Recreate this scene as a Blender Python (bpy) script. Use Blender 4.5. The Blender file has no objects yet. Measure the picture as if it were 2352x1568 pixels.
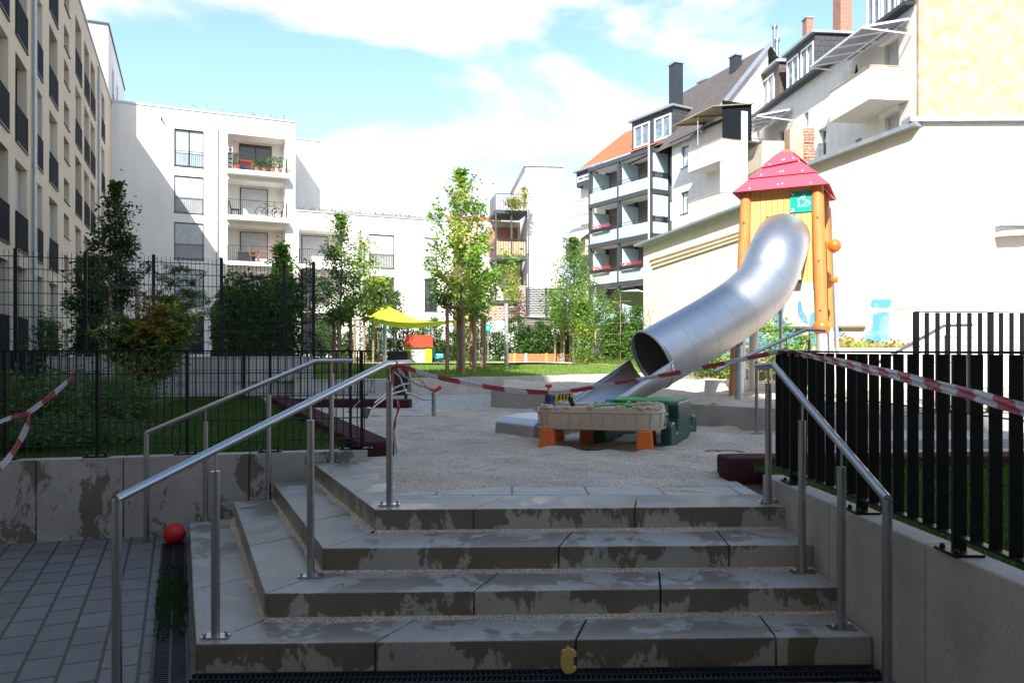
import bpy, math, random
import numpy as np
from mathutils import Vector, Matrix
R = math.radians
sc = bpy.context.scene
# ---------------------------------------------------------------- camera, sky, sun, exposure
FPX, HY, CX = 1764.0, 805.0, 1176.0          # focal length, eye level and centre of the photo in its 2352-wide copy
EYE = 1.76
cam = bpy.data.objects.new("camera", bpy.data.cameras.new("camera"))
sc.collection.objects.link(cam); sc.camera = cam
cam.location = (0, 0, EYE); cam.rotation_euler = (R(90), 0, 0)
cam.data.sensor_width = 36; cam.data.lens = 36 * FPX / 2352
cam.data.shift_y = (HY - 784) / 2352
cam.data.clip_start = 0.05; cam.data.clip_end = 3000
SUN = Vector((-0.242, -1.197, 1.02)).normalized()      # direction towards the sun
sun = bpy.data.objects.new("sun", bpy.data.lights.new("sun", 'SUN'))
sc.collection.objects.link(sun)
sun.data.energy = 5.0; sun.data.angle = R(0.5); sun.data.color = (1, .95, .87)
sun.rotation_euler = SUN.to_track_quat('Z', 'Y').to_euler(); sun.location = (0, -20, 60)
w = bpy.data.worlds.new("World"); sc.world = w; w.use_nodes = True
wt = w.node_tree; wt.nodes.clear()
def wn(t, **k):
    n = wt.nodes.new(t)
    for a, b in k.items(): setattr(n, a, b)
    return n
wo = wn('ShaderNodeOutputWorld'); wb = wn('ShaderNodeBackground'); sk = wn('ShaderNodeTexSky')
sk.sky_type = 'NISHITA'; sk.sun_disc = False
sk.sun_elevation = math.asin(SUN.z); sk.sun_rotation = math.atan2(SUN.x, SUN.y)
sk.air_density = 1.0; sk.dust_density = 1.0; sk.ozone_density = 1.5
tc = wn('ShaderNodeTexCoord'); mp = wn('ShaderNodeMapping'); mp.inputs['Scale'].default_value = (1.0, 1.0, 3.0)
mp.inputs['Location'].default_value = (5.7, .4, 1.6)
nz = wn('ShaderNodeTexNoise'); nz.inputs['Scale'].default_value = 2.2; nz.inputs['Detail'].default_value = 6
nz.inputs['Roughness'].default_value = .52; nz.inputs['Distortion'].default_value = .4
sx = wn('ShaderNodeSeparateXYZ'); ad = wn('ShaderNodeMath', operation='MULTIPLY'); ad.inputs[1].default_value = -.38
ad2 = wn('ShaderNodeMath', operation='ADD')
cr = wn('ShaderNodeMapRange'); cr.interpolation_type = 'SMOOTHSTEP'
cr.inputs['From Min'].default_value = .315; cr.inputs['From Max'].default_value = .405
mx = wn('ShaderNodeMix', data_type='RGBA'); mx.inputs['B'].default_value = (3.5, 3.55, 3.7, 1)
L = wt.links.new
L(tc.outputs['Generated'], mp.inputs['Vector']); L(mp.outputs[0], nz.inputs['Vector'])
L(tc.outputs['Generated'], sx.inputs[0]); L(sx.outputs['Z'], ad.inputs[0])
L(nz.outputs['Fac'], ad2.inputs[0]); L(ad.outputs[0], ad2.inputs[1]); L(ad2.outputs[0], cr.inputs['Value'])
sg_ = wn('ShaderNodeVectorMath', operation='MULTIPLY'); sg_.inputs[1].default_value = (1.04,1.09,1.04); L(sk.outputs[0], sg_.inputs[0])
L(cr.outputs[0], mx.inputs['Factor']); L(sg_.outputs[0], mx.inputs['A'])
L(mx.outputs['Result'], wb.inputs['Color']); wb.inputs['Strength'].default_value = .15; L(wb.outputs[0], wo.inputs[0])
sc.view_settings.view_transform = 'Standard'; sc.view_settings.look = 'None'
sc.view_settings.gamma = 1; sc.view_settings.exposure = 1.12
# ---------------------------------------------------------------- helpers
rnd = random.Random(7)
def wp(px, py, Y): return Vector(((px - CX) / FPX * Y, Y, EYE - (py - HY) / FPX * Y))
def gp(px, py, z):
    Y = (EYE - z) * FPX / (py - HY); return wp(px, py, Y)
ORG = {}
def mat(name, col, rough=.7, metal=0., var=.0, vscale=3., bump=0., bscale=40., spec=.5, stretch=None, col2=None, detail=4, trans=0., alpha=1., contrast=None, emis=None):
    m = bpy.data.materials.new(name); m.use_nodes = True; nt = m.node_tree; b = nt.nodes['Principled BSDF']
    b.inputs['Roughness'].default_value = rough; b.inputs['Metallic'].default_value = metal
    b.inputs['Specular IOR Level'].default_value = spec
    c = (*col, 1); b.inputs['Base Color'].default_value = c
    def coords(s):
        t = nt.nodes.new('ShaderNodeTexCoord'); q = nt.nodes.new('ShaderNodeMapping')
        if s: q.inputs['Scale'].default_value = s
        nt.links.new(t.outputs['Object'], q.inputs[0]); return q.outputs[0]
    if var or col2:
        n = nt.nodes.new('ShaderNodeTexNoise'); n.inputs['Scale'].default_value = vscale; n.inputs['Detail'].default_value = detail
        n.inputs['Roughness'].default_value = .6
        nt.links.new(coords(stretch), n.inputs['Vector'])
        x = nt.nodes.new('ShaderNodeMix'); x.data_type = 'RGBA'
        mr = nt.nodes.new('ShaderNodeMapRange'); lo, hi = contrast or (.3, .7)
        mr.inputs['From Min'].default_value = lo; mr.inputs['From Max'].default_value = hi
        nt.links.new(n.outputs['Fac'], mr.inputs['Value']); nt.links.new(mr.outputs[0], x.inputs['Factor'])
        x.inputs['A'].default_value = (*[v * (1 - var) for v in col], 1)
        x.inputs['B'].default_value = (*(col2 or [min(1, v * (1 + var)) for v in col]), 1)
        nt.links.new(x.outputs['Result'], b.inputs['Base Color'])
    if bump:
        n = nt.nodes.new('ShaderNodeTexNoise'); n.inputs['Scale'].default_value = bscale; n.inputs['Detail'].default_value = 4
        nt.links.new(coords(stretch), n.inputs['Vector'])
        u = nt.nodes.new('ShaderNodeBump'); u.inputs['Strength'].default_value = bump; u.inputs['Distance'].default_value = .02
        nt.links.new(n.outputs['Fac'], u.inputs['Height']); nt.links.new(u.outputs[0], b.inputs['Normal'])
    if trans: b.inputs['Transmission Weight'].default_value = trans
    if alpha < 1: b.inputs['Alpha'].default_value = alpha
    if emis: b.inputs['Emission Color'].default_value = c; b.inputs['Emission Strength'].default_value = emis
    return m
def brickmat(name, c1, c2, mortar, w=.24, h=.075, rough=.85, gap=.01, bump=.5, offs=.5, slope=0):
    m = mat(name, c1, rough); nt = m.node_tree; b = nt.nodes['Principled BSDF']
    t = nt.nodes.new('ShaderNodeTexCoord'); s = nt.nodes.new('ShaderNodeSeparateXYZ'); a = nt.nodes.new('ShaderNodeMath'); a.operation = 'ADD'
    c = nt.nodes.new('ShaderNodeCombineXYZ'); br = nt.nodes.new('ShaderNodeTexBrick')
    nt.links.new(t.outputs['Object'], s.inputs[0])
    if slope == 2:
        nt.links.new(s.outputs['X'], c.inputs['X']); nt.links.new(s.outputs['Y'], c.inputs['Y'])
    else:
        nt.links.new(s.outputs['X'], a.inputs[0])
        if slope == 0: nt.links.new(s.outputs['Y'], a.inputs[1])
        else: a.inputs[1].default_value = 0
        nt.links.new(a.outputs[0], c.inputs['X']); nt.links.new(s.outputs['Z'], c.inputs['Y'])
    nt.links.new(c.outputs[0], br.inputs['Vector'])
    br.inputs['Scale'].default_value = 1; br.inputs['Brick Width'].default_value = w; br.inputs['Row Height'].default_value = h
    br.inputs['Mortar Size'].default_value = gap; br.offset = offs
    br.inputs['Color1'].default_value = (*c1, 1); br.inputs['Color2'].default_value = (*c2, 1); br.inputs['Mortar'].default_value = (*mortar, 1)
    n = nt.nodes.new('ShaderNodeTexNoise'); n.inputs['Scale'].default_value = 5; n.inputs['Detail'].default_value = 5
    x = nt.nodes.new('ShaderNodeMix'); x.data_type = 'RGBA'; x.blend_type = 'MULTIPLY'; x.inputs['Factor'].default_value = .5
    nt.links.new(t.outputs['Object'], n.inputs['Vector'])
    nt.links.new(br.outputs['Color'], x.inputs['A']); nt.links.new(n.outputs['Color'], x.inputs['B'])
    hs = nt.nodes.new('ShaderNodeMapRange'); hs.inputs['To Min'].default_value = .75; hs.inputs['To Max'].default_value = 1.25
    nt.links.new(n.outputs['Fac'], hs.inputs['Value']); nt.links.new(hs.outputs[0], x.inputs['B']); x.inputs['Factor'].default_value = 1
    nt.links.new(x.outputs['Result'], b.inputs['Base Color'])
    u = nt.nodes.new('ShaderNodeBump'); u.inputs['Strength'].default_value = bump; u.inputs['Distance'].default_value = .01; u.invert = True
    nt.links.new(br.outputs['Fac'], u.inputs['Height']); nt.links.new(u.outputs[0], b.inputs['Normal'])
    return m
class MB:
    def __init__(s): s.v = []; s.f = []; s.m = []; s.mi = 0
    def add(s, vs, fs):
        o = len(s.v); s.v += [tuple(v) for v in vs]; s.f += [tuple(i + o for i in f) for f in fs]; s.m += [s.mi] * len(fs); return s
    def box(s, x0, x1, y0, y1, z0, z1):
        return s.add([(x0,y0,z0),(x1,y0,z0),(x1,y1,z0),(x0,y1,z0),(x0,y0,z1),(x1,y0,z1),(x1,y1,z1),(x0,y1,z1)],
            [(0,3,2,1),(4,5,6,7),(0,1,5,4),(1,2,6,5),(2,3,7,6),(3,0,4,7)])
    def obox(s, p, q, wd, ht, up=(0,0,1)):
        "beam from p to q, width wd sideways, height ht along up, centred"
        p = Vector(p); q = Vector(q); d = (q - p).normalized(); up = Vector(up)
        sd = d.cross(up).normalized() * wd / 2; u = sd.cross(d).normalized() * ht / 2
        vs = [p-sd-u, p+sd-u, p+sd+u, p-sd+u, q-sd-u, q+sd-u, q+sd+u, q-sd+u]
        return s.add(vs, [(0,1,2,3),(7,6,5,4),(0,4,5,1),(1,5,6,2),(2,6,7,3),(3,7,4,0)])
    def tube(s, pts, r, n=10, cap=True, closed=False):
        pts = [Vector(p) for p in pts]; k = len(pts)
        rs = r if isinstance(r, (list, tuple)) else [r] * k
        vs = []; prev = None
        for i, p in enumerate(pts):
            if i == 0: t = pts[1] - p
            elif i == k-1: t = p - pts[i-1]
            else: t = (pts[i+1] - p).normalized() + (p - pts[i-1]).normalized()
            t.normalize()
            if prev is None:
                a = Vector((0,0,1)) if abs(t.z) < .9 else Vector((1,0,0)); a = (a - t*a.dot(t)).normalized()
            else: a = (prev - t*prev.dot(t)).normalized()
            prev = a; b = t.cross(a)
            sc_ = 1
            for j in range(n):
                th = 2*math.pi*j/n; vs.append(p + (a*math.cos(th) + b*math.sin(th)) * rs[i])
        fs = []
        for i in range(k-1):
            for j in range(n):
                j2 = (j+1) % n; fs.append((i*n+j, i*n+j2, (i+1)*n+j2, (i+1)*n+j))
        if cap: fs.append(tuple(range(n-1,-1,-1))); fs.append(tuple((k-1)*n+j for j in range(n)))
        return s.add(vs, fs)
    def cyl(s, p, z0, z1, r, n=12, r2=None): return s.tube([(p[0],p[1],z0),(p[0],p[1],z1)], [r, r2 if r2 is not None else r], n)
    def prism(s, poly, z0, z1):
        n = len(poly)
        zt = z1 if isinstance(z1, (list,tuple)) else [z1]*n
        vs = [(x,y,z0) for x,y in poly] + [(poly[i][0],poly[i][1],zt[i]) for i in range(n)]
        return s.add(vs, [tuple(range(n-1,-1,-1)), tuple(range(n,2*n))] + [(i,(i+1)%n,(i+1)%n+n,i+n) for i in range(n)])
    def plate(s, pts, nrm, t):
        "3d polygon pts thickened by t along nrm"
        n = len(pts); nv = Vector(nrm).normalized()*t; P = [Vector(p) for p in pts]
        return s.add(P + [p+nv for p in P], [tuple(range(n-1,-1,-1)), tuple(range(n,2*n))] + [(i,(i+1)%n,(i+1)%n+n,i+n) for i in range(n)])
    def sphere(s, c, r, n=16, k=10, sz=1.):
        vs = [(c[0], c[1], c[2]-r*sz)]
        for i in range(1,k):
            ph = -math.pi/2 + math.pi*i/k
            for j in range(n):
                th = 2*math.pi*j/n; vs.append((c[0]+r*math.cos(ph)*math.cos(th), c[1]+r*math.cos(ph)*math.sin(th), c[2]+r*sz*math.sin(ph)))
        vs.append((c[0],c[1],c[2]+r*sz)); T = len(vs)-1; fs = []
        for j in range(n):
            j2=(j+1)%n; fs.append((0,1+j2,1+j)); fs.append((T,1+(k-2)*n+j,1+(k-2)*n+j2))
            for i in range(k-2): fs.append((1+i*n+j,1+i*n+j2,1+(i+1)*n+j2,1+(i+1)*n+j))
        return s.add(vs, fs)
    def panel(s, x0, x1, z0, z1, ops, depth=.2, y=0.):
        "wall face in the xz plane with rectangular openings and their reveals (y runs into the wall)"
        xs = sorted({x0,x1,*[o[0] for o in ops],*[o[1] for o in ops]}); zs = sorted({z0,z1,*[o[2] for o in ops],*[o[3] for o in ops]})
        xs = [x for x in xs if x0 <= x <= x1]; zs = [z for z in zs if z0 <= z <= z1]
        for i in range(len(xs)-1):
            for j in range(len(zs)-1):
                cx_ = (xs[i]+xs[i+1])/2; cz = (zs[j]+zs[j+1])/2
                if any(o[0] < cx_ < o[1] and o[2] < cz < o[3] for o in ops): continue
                s.add([(xs[i],y,zs[j]),(xs[i+1],y,zs[j]),(xs[i+1],y,zs[j+1]),(xs[i],y,zs[j+1])], [(0,1,2,3)])
        for o in ops:
            a,b,c,d = o[:4]; e = y + (o[4] if len(o) > 4 else depth)
            vs = [(a,y,c),(b,y,c),(b,y,d),(a,y,d),(a,e,c),(b,e,c),(b,e,d),(a,e,d)]
            s.add(vs, [(0,4,5,1),(1,5,6,2),(2,6,7,3),(3,7,4,0)])
            if len(o) > 4: s.add(vs, [(4,7,6,5)])
        return s
    def build(s, name, mats, parent=None, smooth=False, bevel=0, local=False):
        me = bpy.data.meshes.new(name); org = ORG.get(parent, Vector((0,0,0)))
        v = np.array(s.v, dtype=float).reshape(-1,3) - np.array(org)
        me.from_pydata(v.tolist(), [], s.f)
        mats = mats if isinstance(mats, (list,tuple)) else [mats]
        for m in mats: me.materials.append(m)
        if any(s.m): me.polygons.foreach_set('material_index', s.m)
        if smooth:
            me.polygons.foreach_set('use_smooth', [True]*len(me.polygons))
            try: me.set_sharp_from_angle(angle=R(smooth if smooth is not True else 40))
            except Exception: pass
        me.update(); o = bpy.data.objects.new(name, me); sc.collection.objects.link(o)
        if parent: o.parent = parent
        ORG[o] = org
        if bevel:
            md = o.modifiers.new('bevel', 'BEVEL'); md.width = bevel; md.segments = 2; md.limit_method = 'ANGLE'; md.angle_limit = R(35)
        return o
def tag(o, label=None, cat=None, group=None, kind=None):
    if label: o['label'] = label
    if cat: o['category'] = cat
    if group: o['group'] = group
    if kind: o['kind'] = kind
    return o
def thing(name, label, cat, loc=(0,0,0), group=None, rz=0, local=False):
    o = bpy.data.objects.new(name, None); sc.collection.objects.link(o); o.empty_display_size = .2
    o.location = loc; o.rotation_euler = (0,0,rz); ORG[o] = Vector((0,0,0)) if (rz or local) else Vector(loc)
    return tag(o, label, cat, group)
def solo(mb, name, m, label, cat, loc, group=None, **k):
    "a thing that is one mesh, origin at loc"
    d = bpy.data.objects.new('tmp', None); ORG[d] = Vector(loc)
    o = mb.build(name, m, None, **k); v = Vector(loc)
    o.data.transform(Matrix.Translation(-v)); o.location = v; ORG[o] = v
    bpy.data.objects.remove(d); return tag(o, label, cat, group)
def struct(mb, name, m, **k): return tag(mb.build(name, m, None, **k), kind='structure')
def dup(root, loc, label=None, rz=None):
    r = root.copy(); sc.collection.objects.link(r); r.location = loc
    if rz is not None: r.rotation_euler = (0,0,rz)
    if label: r['label'] = label
    for ch in list(root.children):
        c = ch.copy(); sc.collection.objects.link(c); c.parent = r
        for g in list(ch.children):
            d = g.copy(); sc.collection.objects.link(d); d.parent = c
    return r
class Fac:
    "a facade plane: origin, unit direction to the right as seen from outside; converts photo readings on it to metres"
    def __init__(s, o, d):
        s.o = Vector((o[0],o[1],0)); s.d = Vector((d[0],d[1],0)).normalized(); s.rz = math.atan2(s.d.y, s.d.x)
    def x(s, px):
        r = (px-CX)/FPX; return (r*s.o.y - s.o.x)/(s.d.x - r*s.d.y)
    def Y(s, x): return s.o.y + s.d.y*x
    def z(s, x, py): return EYE - (py-HY)/FPX*s.Y(x)
    def rect(s, a, b, top, bot):
        x0, x1 = s.x(a), s.x(b); m = (x0+x1)/2; return [x0, x1, s.z(m, bot), s.z(m, top)]
    def w(s, x, y, z): return s.o + s.d*x + Vector((-s.d.y, s.d.x, 0))*y + Vector((0,0,z))
    def root(s, name, label, cat, group=None): return thing(name, label, cat, (s.o.x, s.o.y, 0), group, s.rz)
def spline(pts, n=8):
    P = [Vector(p) for p in pts]; P = [P[0]*2-P[1]] + P + [P[-1]*2-P[-2]]; out = []
    for i in range(1, len(P)-2):
        for k in range(n):
            t = k/n; a,b,c,d = P[i-1:i+3]
            out.append(.5*((2*b) + (c-a)*t + (2*a-5*b+4*c-d)*t*t + (3*b-a-3*c+d)*t**3))
    out.append(P[-2]); return out
# ---------------------------------------------------------------- materials
M = {}
M['cream'] = mat('cream_render', (.66,.55,.42), .9, var=.06, vscale=.6, bump=.15, bscale=60)
M['white'] = mat('white_render', (.78,.765,.73), .9, var=.07, vscale=1.4, stretch=(1,1,.3), detail=8, bump=.1, bscale=60)
M['warmwhite'] = mat('warm_render', (.74,.69,.58), .9, var=.09, vscale=1.6, stretch=(1,1,.3), bump=.1, bscale=60, detail=8)
M['house'] = mat('house_render', (.74,.72,.69), .9, var=.09, vscale=1.6, stretch=(1,1,.3), detail=8)
M['ochre'] = mat('weathered_render', (.48,.29,.17), .9, vscale=2.0, detail=12, col2=(.58,.43,.30), contrast=(.36,.64), var=.1, bump=.4, bscale=8)
M['tan'] = mat('tan_render', (.5,.38,.25), .9, var=.1)
M['dark'] = mat('anthracite_metal', (.03,.034,.04), .45, .2, var=.1)
M['infill'] = mat('dark_mesh_infill', (.010,.013,.018), .8, 0, spec=.08)
M['grey'] = mat('grey_metal', (.06,.07,.08), .55, .2)
M['zinc'] = mat('zinc', (.45,.5,.54), .45, .7, var=.12, vscale=6)
M['glass'] = mat('window_glass', (.03,.04,.05), .04, 0, spec=1.0)
M['curtain'] = mat('curtained_glass', (.42,.52,.6), .12, 0, var=.35, vscale=3, stretch=(6,6,.2), spec=.9)
M['shutter'] = brickmat('roller_shutter', (.52,.54,.56), (.54,.56,.58), (.3,.31,.32), 9, .05, .6, .006)
M['frost'] = mat('frosted_panel', (.42,.56,.61), .25, 0, var=.06)
M['whitepl'] = mat('white_plastic', (.8,.8,.8), .4)
M['steel'] = mat('stainless_steel', (.42,.43,.44), .3, 1., var=.12, vscale=30, stretch=(1,1,12))
M['slide'] = mat('brushed_steel', (.50,.51,.53), .46, 1., var=.05, vscale=3)
M['black'] = mat('black_powder_coat', (.007,.008,.01), .45, .1, spec=.3)
M['blackmesh'] = mat('dark_green_wire', (.012,.022,.02), .5, .2)
M['rubber'] = mat('maroon_rubber', (.055,.018,.02), .95, 0, var=.5, vscale=90, bump=.6, bscale=120, spec=.2)
M['oplast'] = mat('orange_plastic', (.85,.16,.02), .3)
M['redpl'] = mat('red_plastic', (.55,.03,.03), .4, var=.1)
M['roofred'] = mat('raspberry_panel', (.55,.075,.12), .42, var=.04, vscale=2)
M['log'] = mat('larch_wood', (.50,.21,.055), .6, var=.25, vscale=5, stretch=(7,7,.5), bump=.25, bscale=8, detail=8)
M['plank'] = mat('planed_larch', (.66,.38,.13), .6, var=.18, vscale=4, stretch=(12,12,.4), bump=.15, bscale=8, detail=8)
M['stake'] = mat('weathered_stake', (.30,.2,.13), .85, var=.35, vscale=5, stretch=(6,6,.5), bump=.4, bscale=10)
M['planter'] = mat('stained_timber', (.36,.14,.06), .7, var=.3, vscale=5, stretch=(.5,.5,10))
M['shed'] = brickmat('grey_boards', (.16,.14,.13), (.2,.18,.17), (.05,.045,.04), 30, .13, .85, .02)
M['bark'] = mat('bark', (.14,.12,.095), .9, var=.3, vscale=12, bump=.5, bscale=30)
M['brick'] = brickmat('red_brick', (.38,.13,.08), (.28,.09,.06), (.36,.3,.25))
M['brickold'] = brickmat('old_brick', (.36,.14,.09), (.2,.08,.06), (.5,.44,.38), .25, .09, .95, .02, 1)
M['brickgrey'] = brickmat('grey_brick', (.17,.13,.11), (.12,.095,.085), (.25,.23,.21))
M['tile'] = brickmat('clay_roof_tiles', (.60,.17,.06), (.5,.13,.05), (.22,.06,.03), .26, .2, .8, .03, 1, 0, 1)
M['darktile'] = brickmat('grey_roof_tiles', (.13,.11,.10), (.10,.085,.08), (.04,.035,.035), .3, .28, .7, .03, 1, .5, 1)
M['slate'] = brickmat('slate_cladding', (.055,.062,.075), (.045,.05,.06), (.02,.02,.025), .35, .3, .6, .012, 1)
M['brownslate'] = brickmat('brown_slate', (.12,.09,.08), (.09,.07,.065), (.04,.03,.03), .35, .3, .6, .012, 1)
M['chim'] = mat('chimney_cladding', (.035,.042,.055), .5, .3)
M['awn'] = mat('corrugated_sheet', (.30,.26,.16), .6, var=.35, vscale=3)
M['poly'] = mat('glazing_sheet', (.30,.32,.42), .15, 0, alpha=.75)
M['cloth'] = mat('white_cloth', (.8,.8,.78), .9)
def leafmat(name, c, var=.35):
    m = mat(name, c, .5, var=var, vscale=2.5, detail=8); nt = m.node_tree; b = nt.nodes['Principled BSDF']; out = nt.nodes['Material Output']
    b.inputs['Specular IOR Level'].default_value = .25
    t = nt.nodes.new('ShaderNodeBsdfTranslucent'); x = nt.nodes.new('ShaderNodeMixShader'); x.inputs[0].default_value = .32
    t.inputs['Color'].default_value = (min(1,c[0]*1.6), min(1,c[1]*1.6), c[2]*.8, 1)
    nt.links.new(b.outputs[0], x.inputs[1]); nt.links.new(t.outputs[0], x.inputs[2]); nt.links.new(x.outputs[0], out.inputs[0]); return m
M['leaf_bright'] = leafmat('bright_leaves', (.20,.36,.05)); M['leaf_mid'] = leafmat('mid_green_leaves', (.10,.21,.035))
M['leaf_dark'] = leafmat('dark_leaves', (.03,.065,.022)); M['leaf_yellow'] = leafmat('yellow_green_leaves', (.30,.36,.06))
M['leaf_rust'] = leafmat('rusty_leaves', (.22,.15,.03)); M['leaf_hedge'] = leafmat('hedge_leaves', (.055,.115,.03))
M['feather'] = leafmat('feathery_leaves', (.085,.14,.05)); M['flower'] = leafmat('pink_flowers', (.6,.12,.2)); M['redflower'] = leafmat('red_flowers', (.65,.06,.05))
M['drygrass'] = leafmat('dry_grass', (.45,.22,.1))
# concrete, wet concrete, paving, sand, grass
def concrete(name, base, wet=0.):
    m = mat(name, base, .8); nt = m.node_tree; b = nt.nodes['Principled BSDF']; N = nt.nodes.new; K = nt.links.new
    t = N('ShaderNodeTexCoord')
    n1 = N('ShaderNodeTexNoise'); n1.inputs['Scale'].default_value = 2.2; n1.inputs['Detail'].default_value = 8; n1.inputs['Roughness'].default_value = .65
    n2 = N('ShaderNodeTexNoise'); n2.inputs['Scale'].default_value = 90; n2.inputs['Detail'].default_value = 3
    K(t.outputs['Object'], n1.inputs['Vector']); K(t.outputs['Object'], n2.inputs['Vector'])
    r1 = N('ShaderNodeMapRange'); r1.inputs['From Min'].default_value = .3; r1.inputs['From Max'].default_value = .7; r1.inputs['To Min'].default_value = .8; r1.inputs['To Max'].default_value = 1.15
    r2 = N('ShaderNodeMapRange'); r2.inputs['To Min'].default_value = .82; r2.inputs['To Max'].default_value = 1.18
    K(n1.outputs['Fac'], r1.inputs['Value']); K(n2.outputs['Fac'], r2.inputs['Value'])
    mu = N('ShaderNodeMath'); mu.operation = 'MULTIPLY'; K(r1.outputs[0], mu.inputs[0]); K(r2.outputs[0], mu.inputs[1])
    v = N('ShaderNodeVectorMath'); v.operation = 'SCALE'; v.inputs[0].default_value = base; K(mu.outputs[0], v.inputs['Scale'])
    last = v.outputs[0]
    # pores
    vo = N('ShaderNodeTexVoronoi'); vo.inputs['Scale'].default_value = 28; K(t.outputs['Object'], vo.inputs['Vector'])
    pr = N('ShaderNodeMapRange'); pr.inputs['From Min'].default_value = .10; pr.inputs['From Max'].default_value = .16; pr.inputs['To Min'].default_value = .55; pr.inputs['To Max'].default_value = 1
    K(vo.outputs['Distance'], pr.inputs['Value'])
    v2 = N('ShaderNodeVectorMath'); v2.operation = 'SCALE'; K(last, v2.inputs[0]); K(pr.outputs[0], v2.inputs['Scale']); last = v2.outputs[0]
    if wet:
        mpn = N('ShaderNodeMapping'); mpn.inputs['Scale'].default_value = (1,1,.55); K(t.outputs['Object'], mpn.inputs[0])
        w1 = N('ShaderNodeTexNoise'); w1.inputs['Scale'].default_value = 2.6; w1.inputs['Detail'].default_value = 9; w1.inputs['Roughness'].default_value = .72; w1.inputs['Distortion'].default_value = .3
        K(mpn.outputs[0], w1.inputs['Vector'])
        g = N('ShaderNodeNewGeometry'); s = N('ShaderNodeSeparateXYZ'); K(g.outputs['Normal'], s.inputs[0])
        # vertical faces: big stains; top faces: damp film in patches
        wr = N('ShaderNodeMapRange'); zs_ = N('ShaderNodeSeparateXYZ'); K(t.outputs['Object'], zs_.inputs[0]); zm = N('ShaderNodeMath'); zm.operation = 'MULTIPLY_ADD'; zm.inputs[1].default_value = 6.25; zm.inputs[2].default_value = -.02; K(zs_.outputs['Z'], zm.inputs[0])
        zf = N('ShaderNodeMath'); zf.operation = 'FRACT'; K(zm.outputs[0], zf.inputs[0]); zb_ = N('ShaderNodeMath'); zb_.operation = 'MULTIPLY_ADD'; zb_.inputs[1].default_value = .10 if wet > 0 else 0; K(zf.outputs[0], zb_.inputs[0]); K(w1.outputs['Fac'], zb_.inputs[2])
        of_ = .05 if wet > 0 else 0
        wr.inputs['From Min'].default_value = .5-wet*.06+of_; wr.inputs['From Max'].default_value = .52-wet*.06+of_; zn_ = N('ShaderNodeMath'); zn_.operation = 'MULTIPLY_ADD'; zn_.inputs[1].default_value = -.07; K(s.outputs['Z'], zn_.inputs[0]); K(zb_.outputs[0], zn_.inputs[2]); K(zn_.outputs[0], wr.inputs['Value'])
        xx = N('ShaderNodeMix'); xx.data_type = 'RGBA'; K(wr.outputs[0], xx.inputs['Factor']); K(last, xx.inputs['A'])
        dk = N('ShaderNodeVectorMath'); dk.operation = 'MULTIPLY'; K(last, dk.inputs[0]); K(dk.outputs[0], xx.inputs['B'])
        tz_ = N('ShaderNodeMix'); tz_.data_type = 'RGBA'; tz_.inputs['A'].default_value = (.42,.39,.33,1); tz_.inputs['B'].default_value = (.62,.60,.55,1)
        up_ = N('ShaderNodeMapRange'); up_.inputs['From Min'].default_value = .4; up_.inputs['From Max'].default_value = .8; K(s.outputs['Z'], up_.inputs['Value']); K(up_.outputs[0], tz_.inputs['Factor']); K(tz_.outputs['Result'], dk.inputs[1])
        last = xx.outputs['Result']
        ro = N('ShaderNodeMapRange'); ro.inputs['To Min'].default_value = .62; ro.inputs['To Max'].default_value = .3; K(wr.outputs[0], ro.inputs['Value'])
        K(ro.outputs[0], b.inputs['Roughness'])
    K(last, b.inputs['Base Color'])
    bu = N('ShaderNodeBump'); bu.inputs['Strength'].default_value = .25; bu.inputs['Distance'].default_value = .004; K(n2.outputs['Fac'], bu.inputs['Height']); K(bu.outputs[0], b.inputs['Normal'])
    return m
M['conc'] = concrete('concrete', (.36,.35,.33)); M['concwet'] = concrete('rain_marked_concrete', (.345,.335,.31), .4)
M['concdamp'] = concrete('streaked_concrete', (.34,.33,.31), -.9)
M['concpale'] = concrete('pale_concrete', (.46,.44,.40))
M['paver'] = brickmat('grey_pavers', (.155,.151,.15), (.128,.125,.124), (.045,.05,.045), .3, .2, .65, .01, 1, .5, 2)
M['slab'] = brickmat('pale_paving', (.44,.42,.39), (.40,.385,.36), (.2,.19,.18), .6, .4, .8, .01, .6, .5, 2)
M['path'] = mat('gravel_path', (.52,.47,.38), .95, var=.12, vscale=30)
M['soil'] = mat('soil', (.10,.075,.05), .95, var=.4, vscale=20, bump=.8, bscale=20)
M['grass'] = mat('lawn', (.032,.075,.015), .9, var=.25, vscale=8, col2=(.055,.11,.022), detail=10, bump=.5, bscale=90, spec=.15)  # green darkened to carry the shade of the fenced lawns
M['ground'] = mat('bare_ground', (.16,.15,.12), .95, var=.3, vscale=.5)
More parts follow.
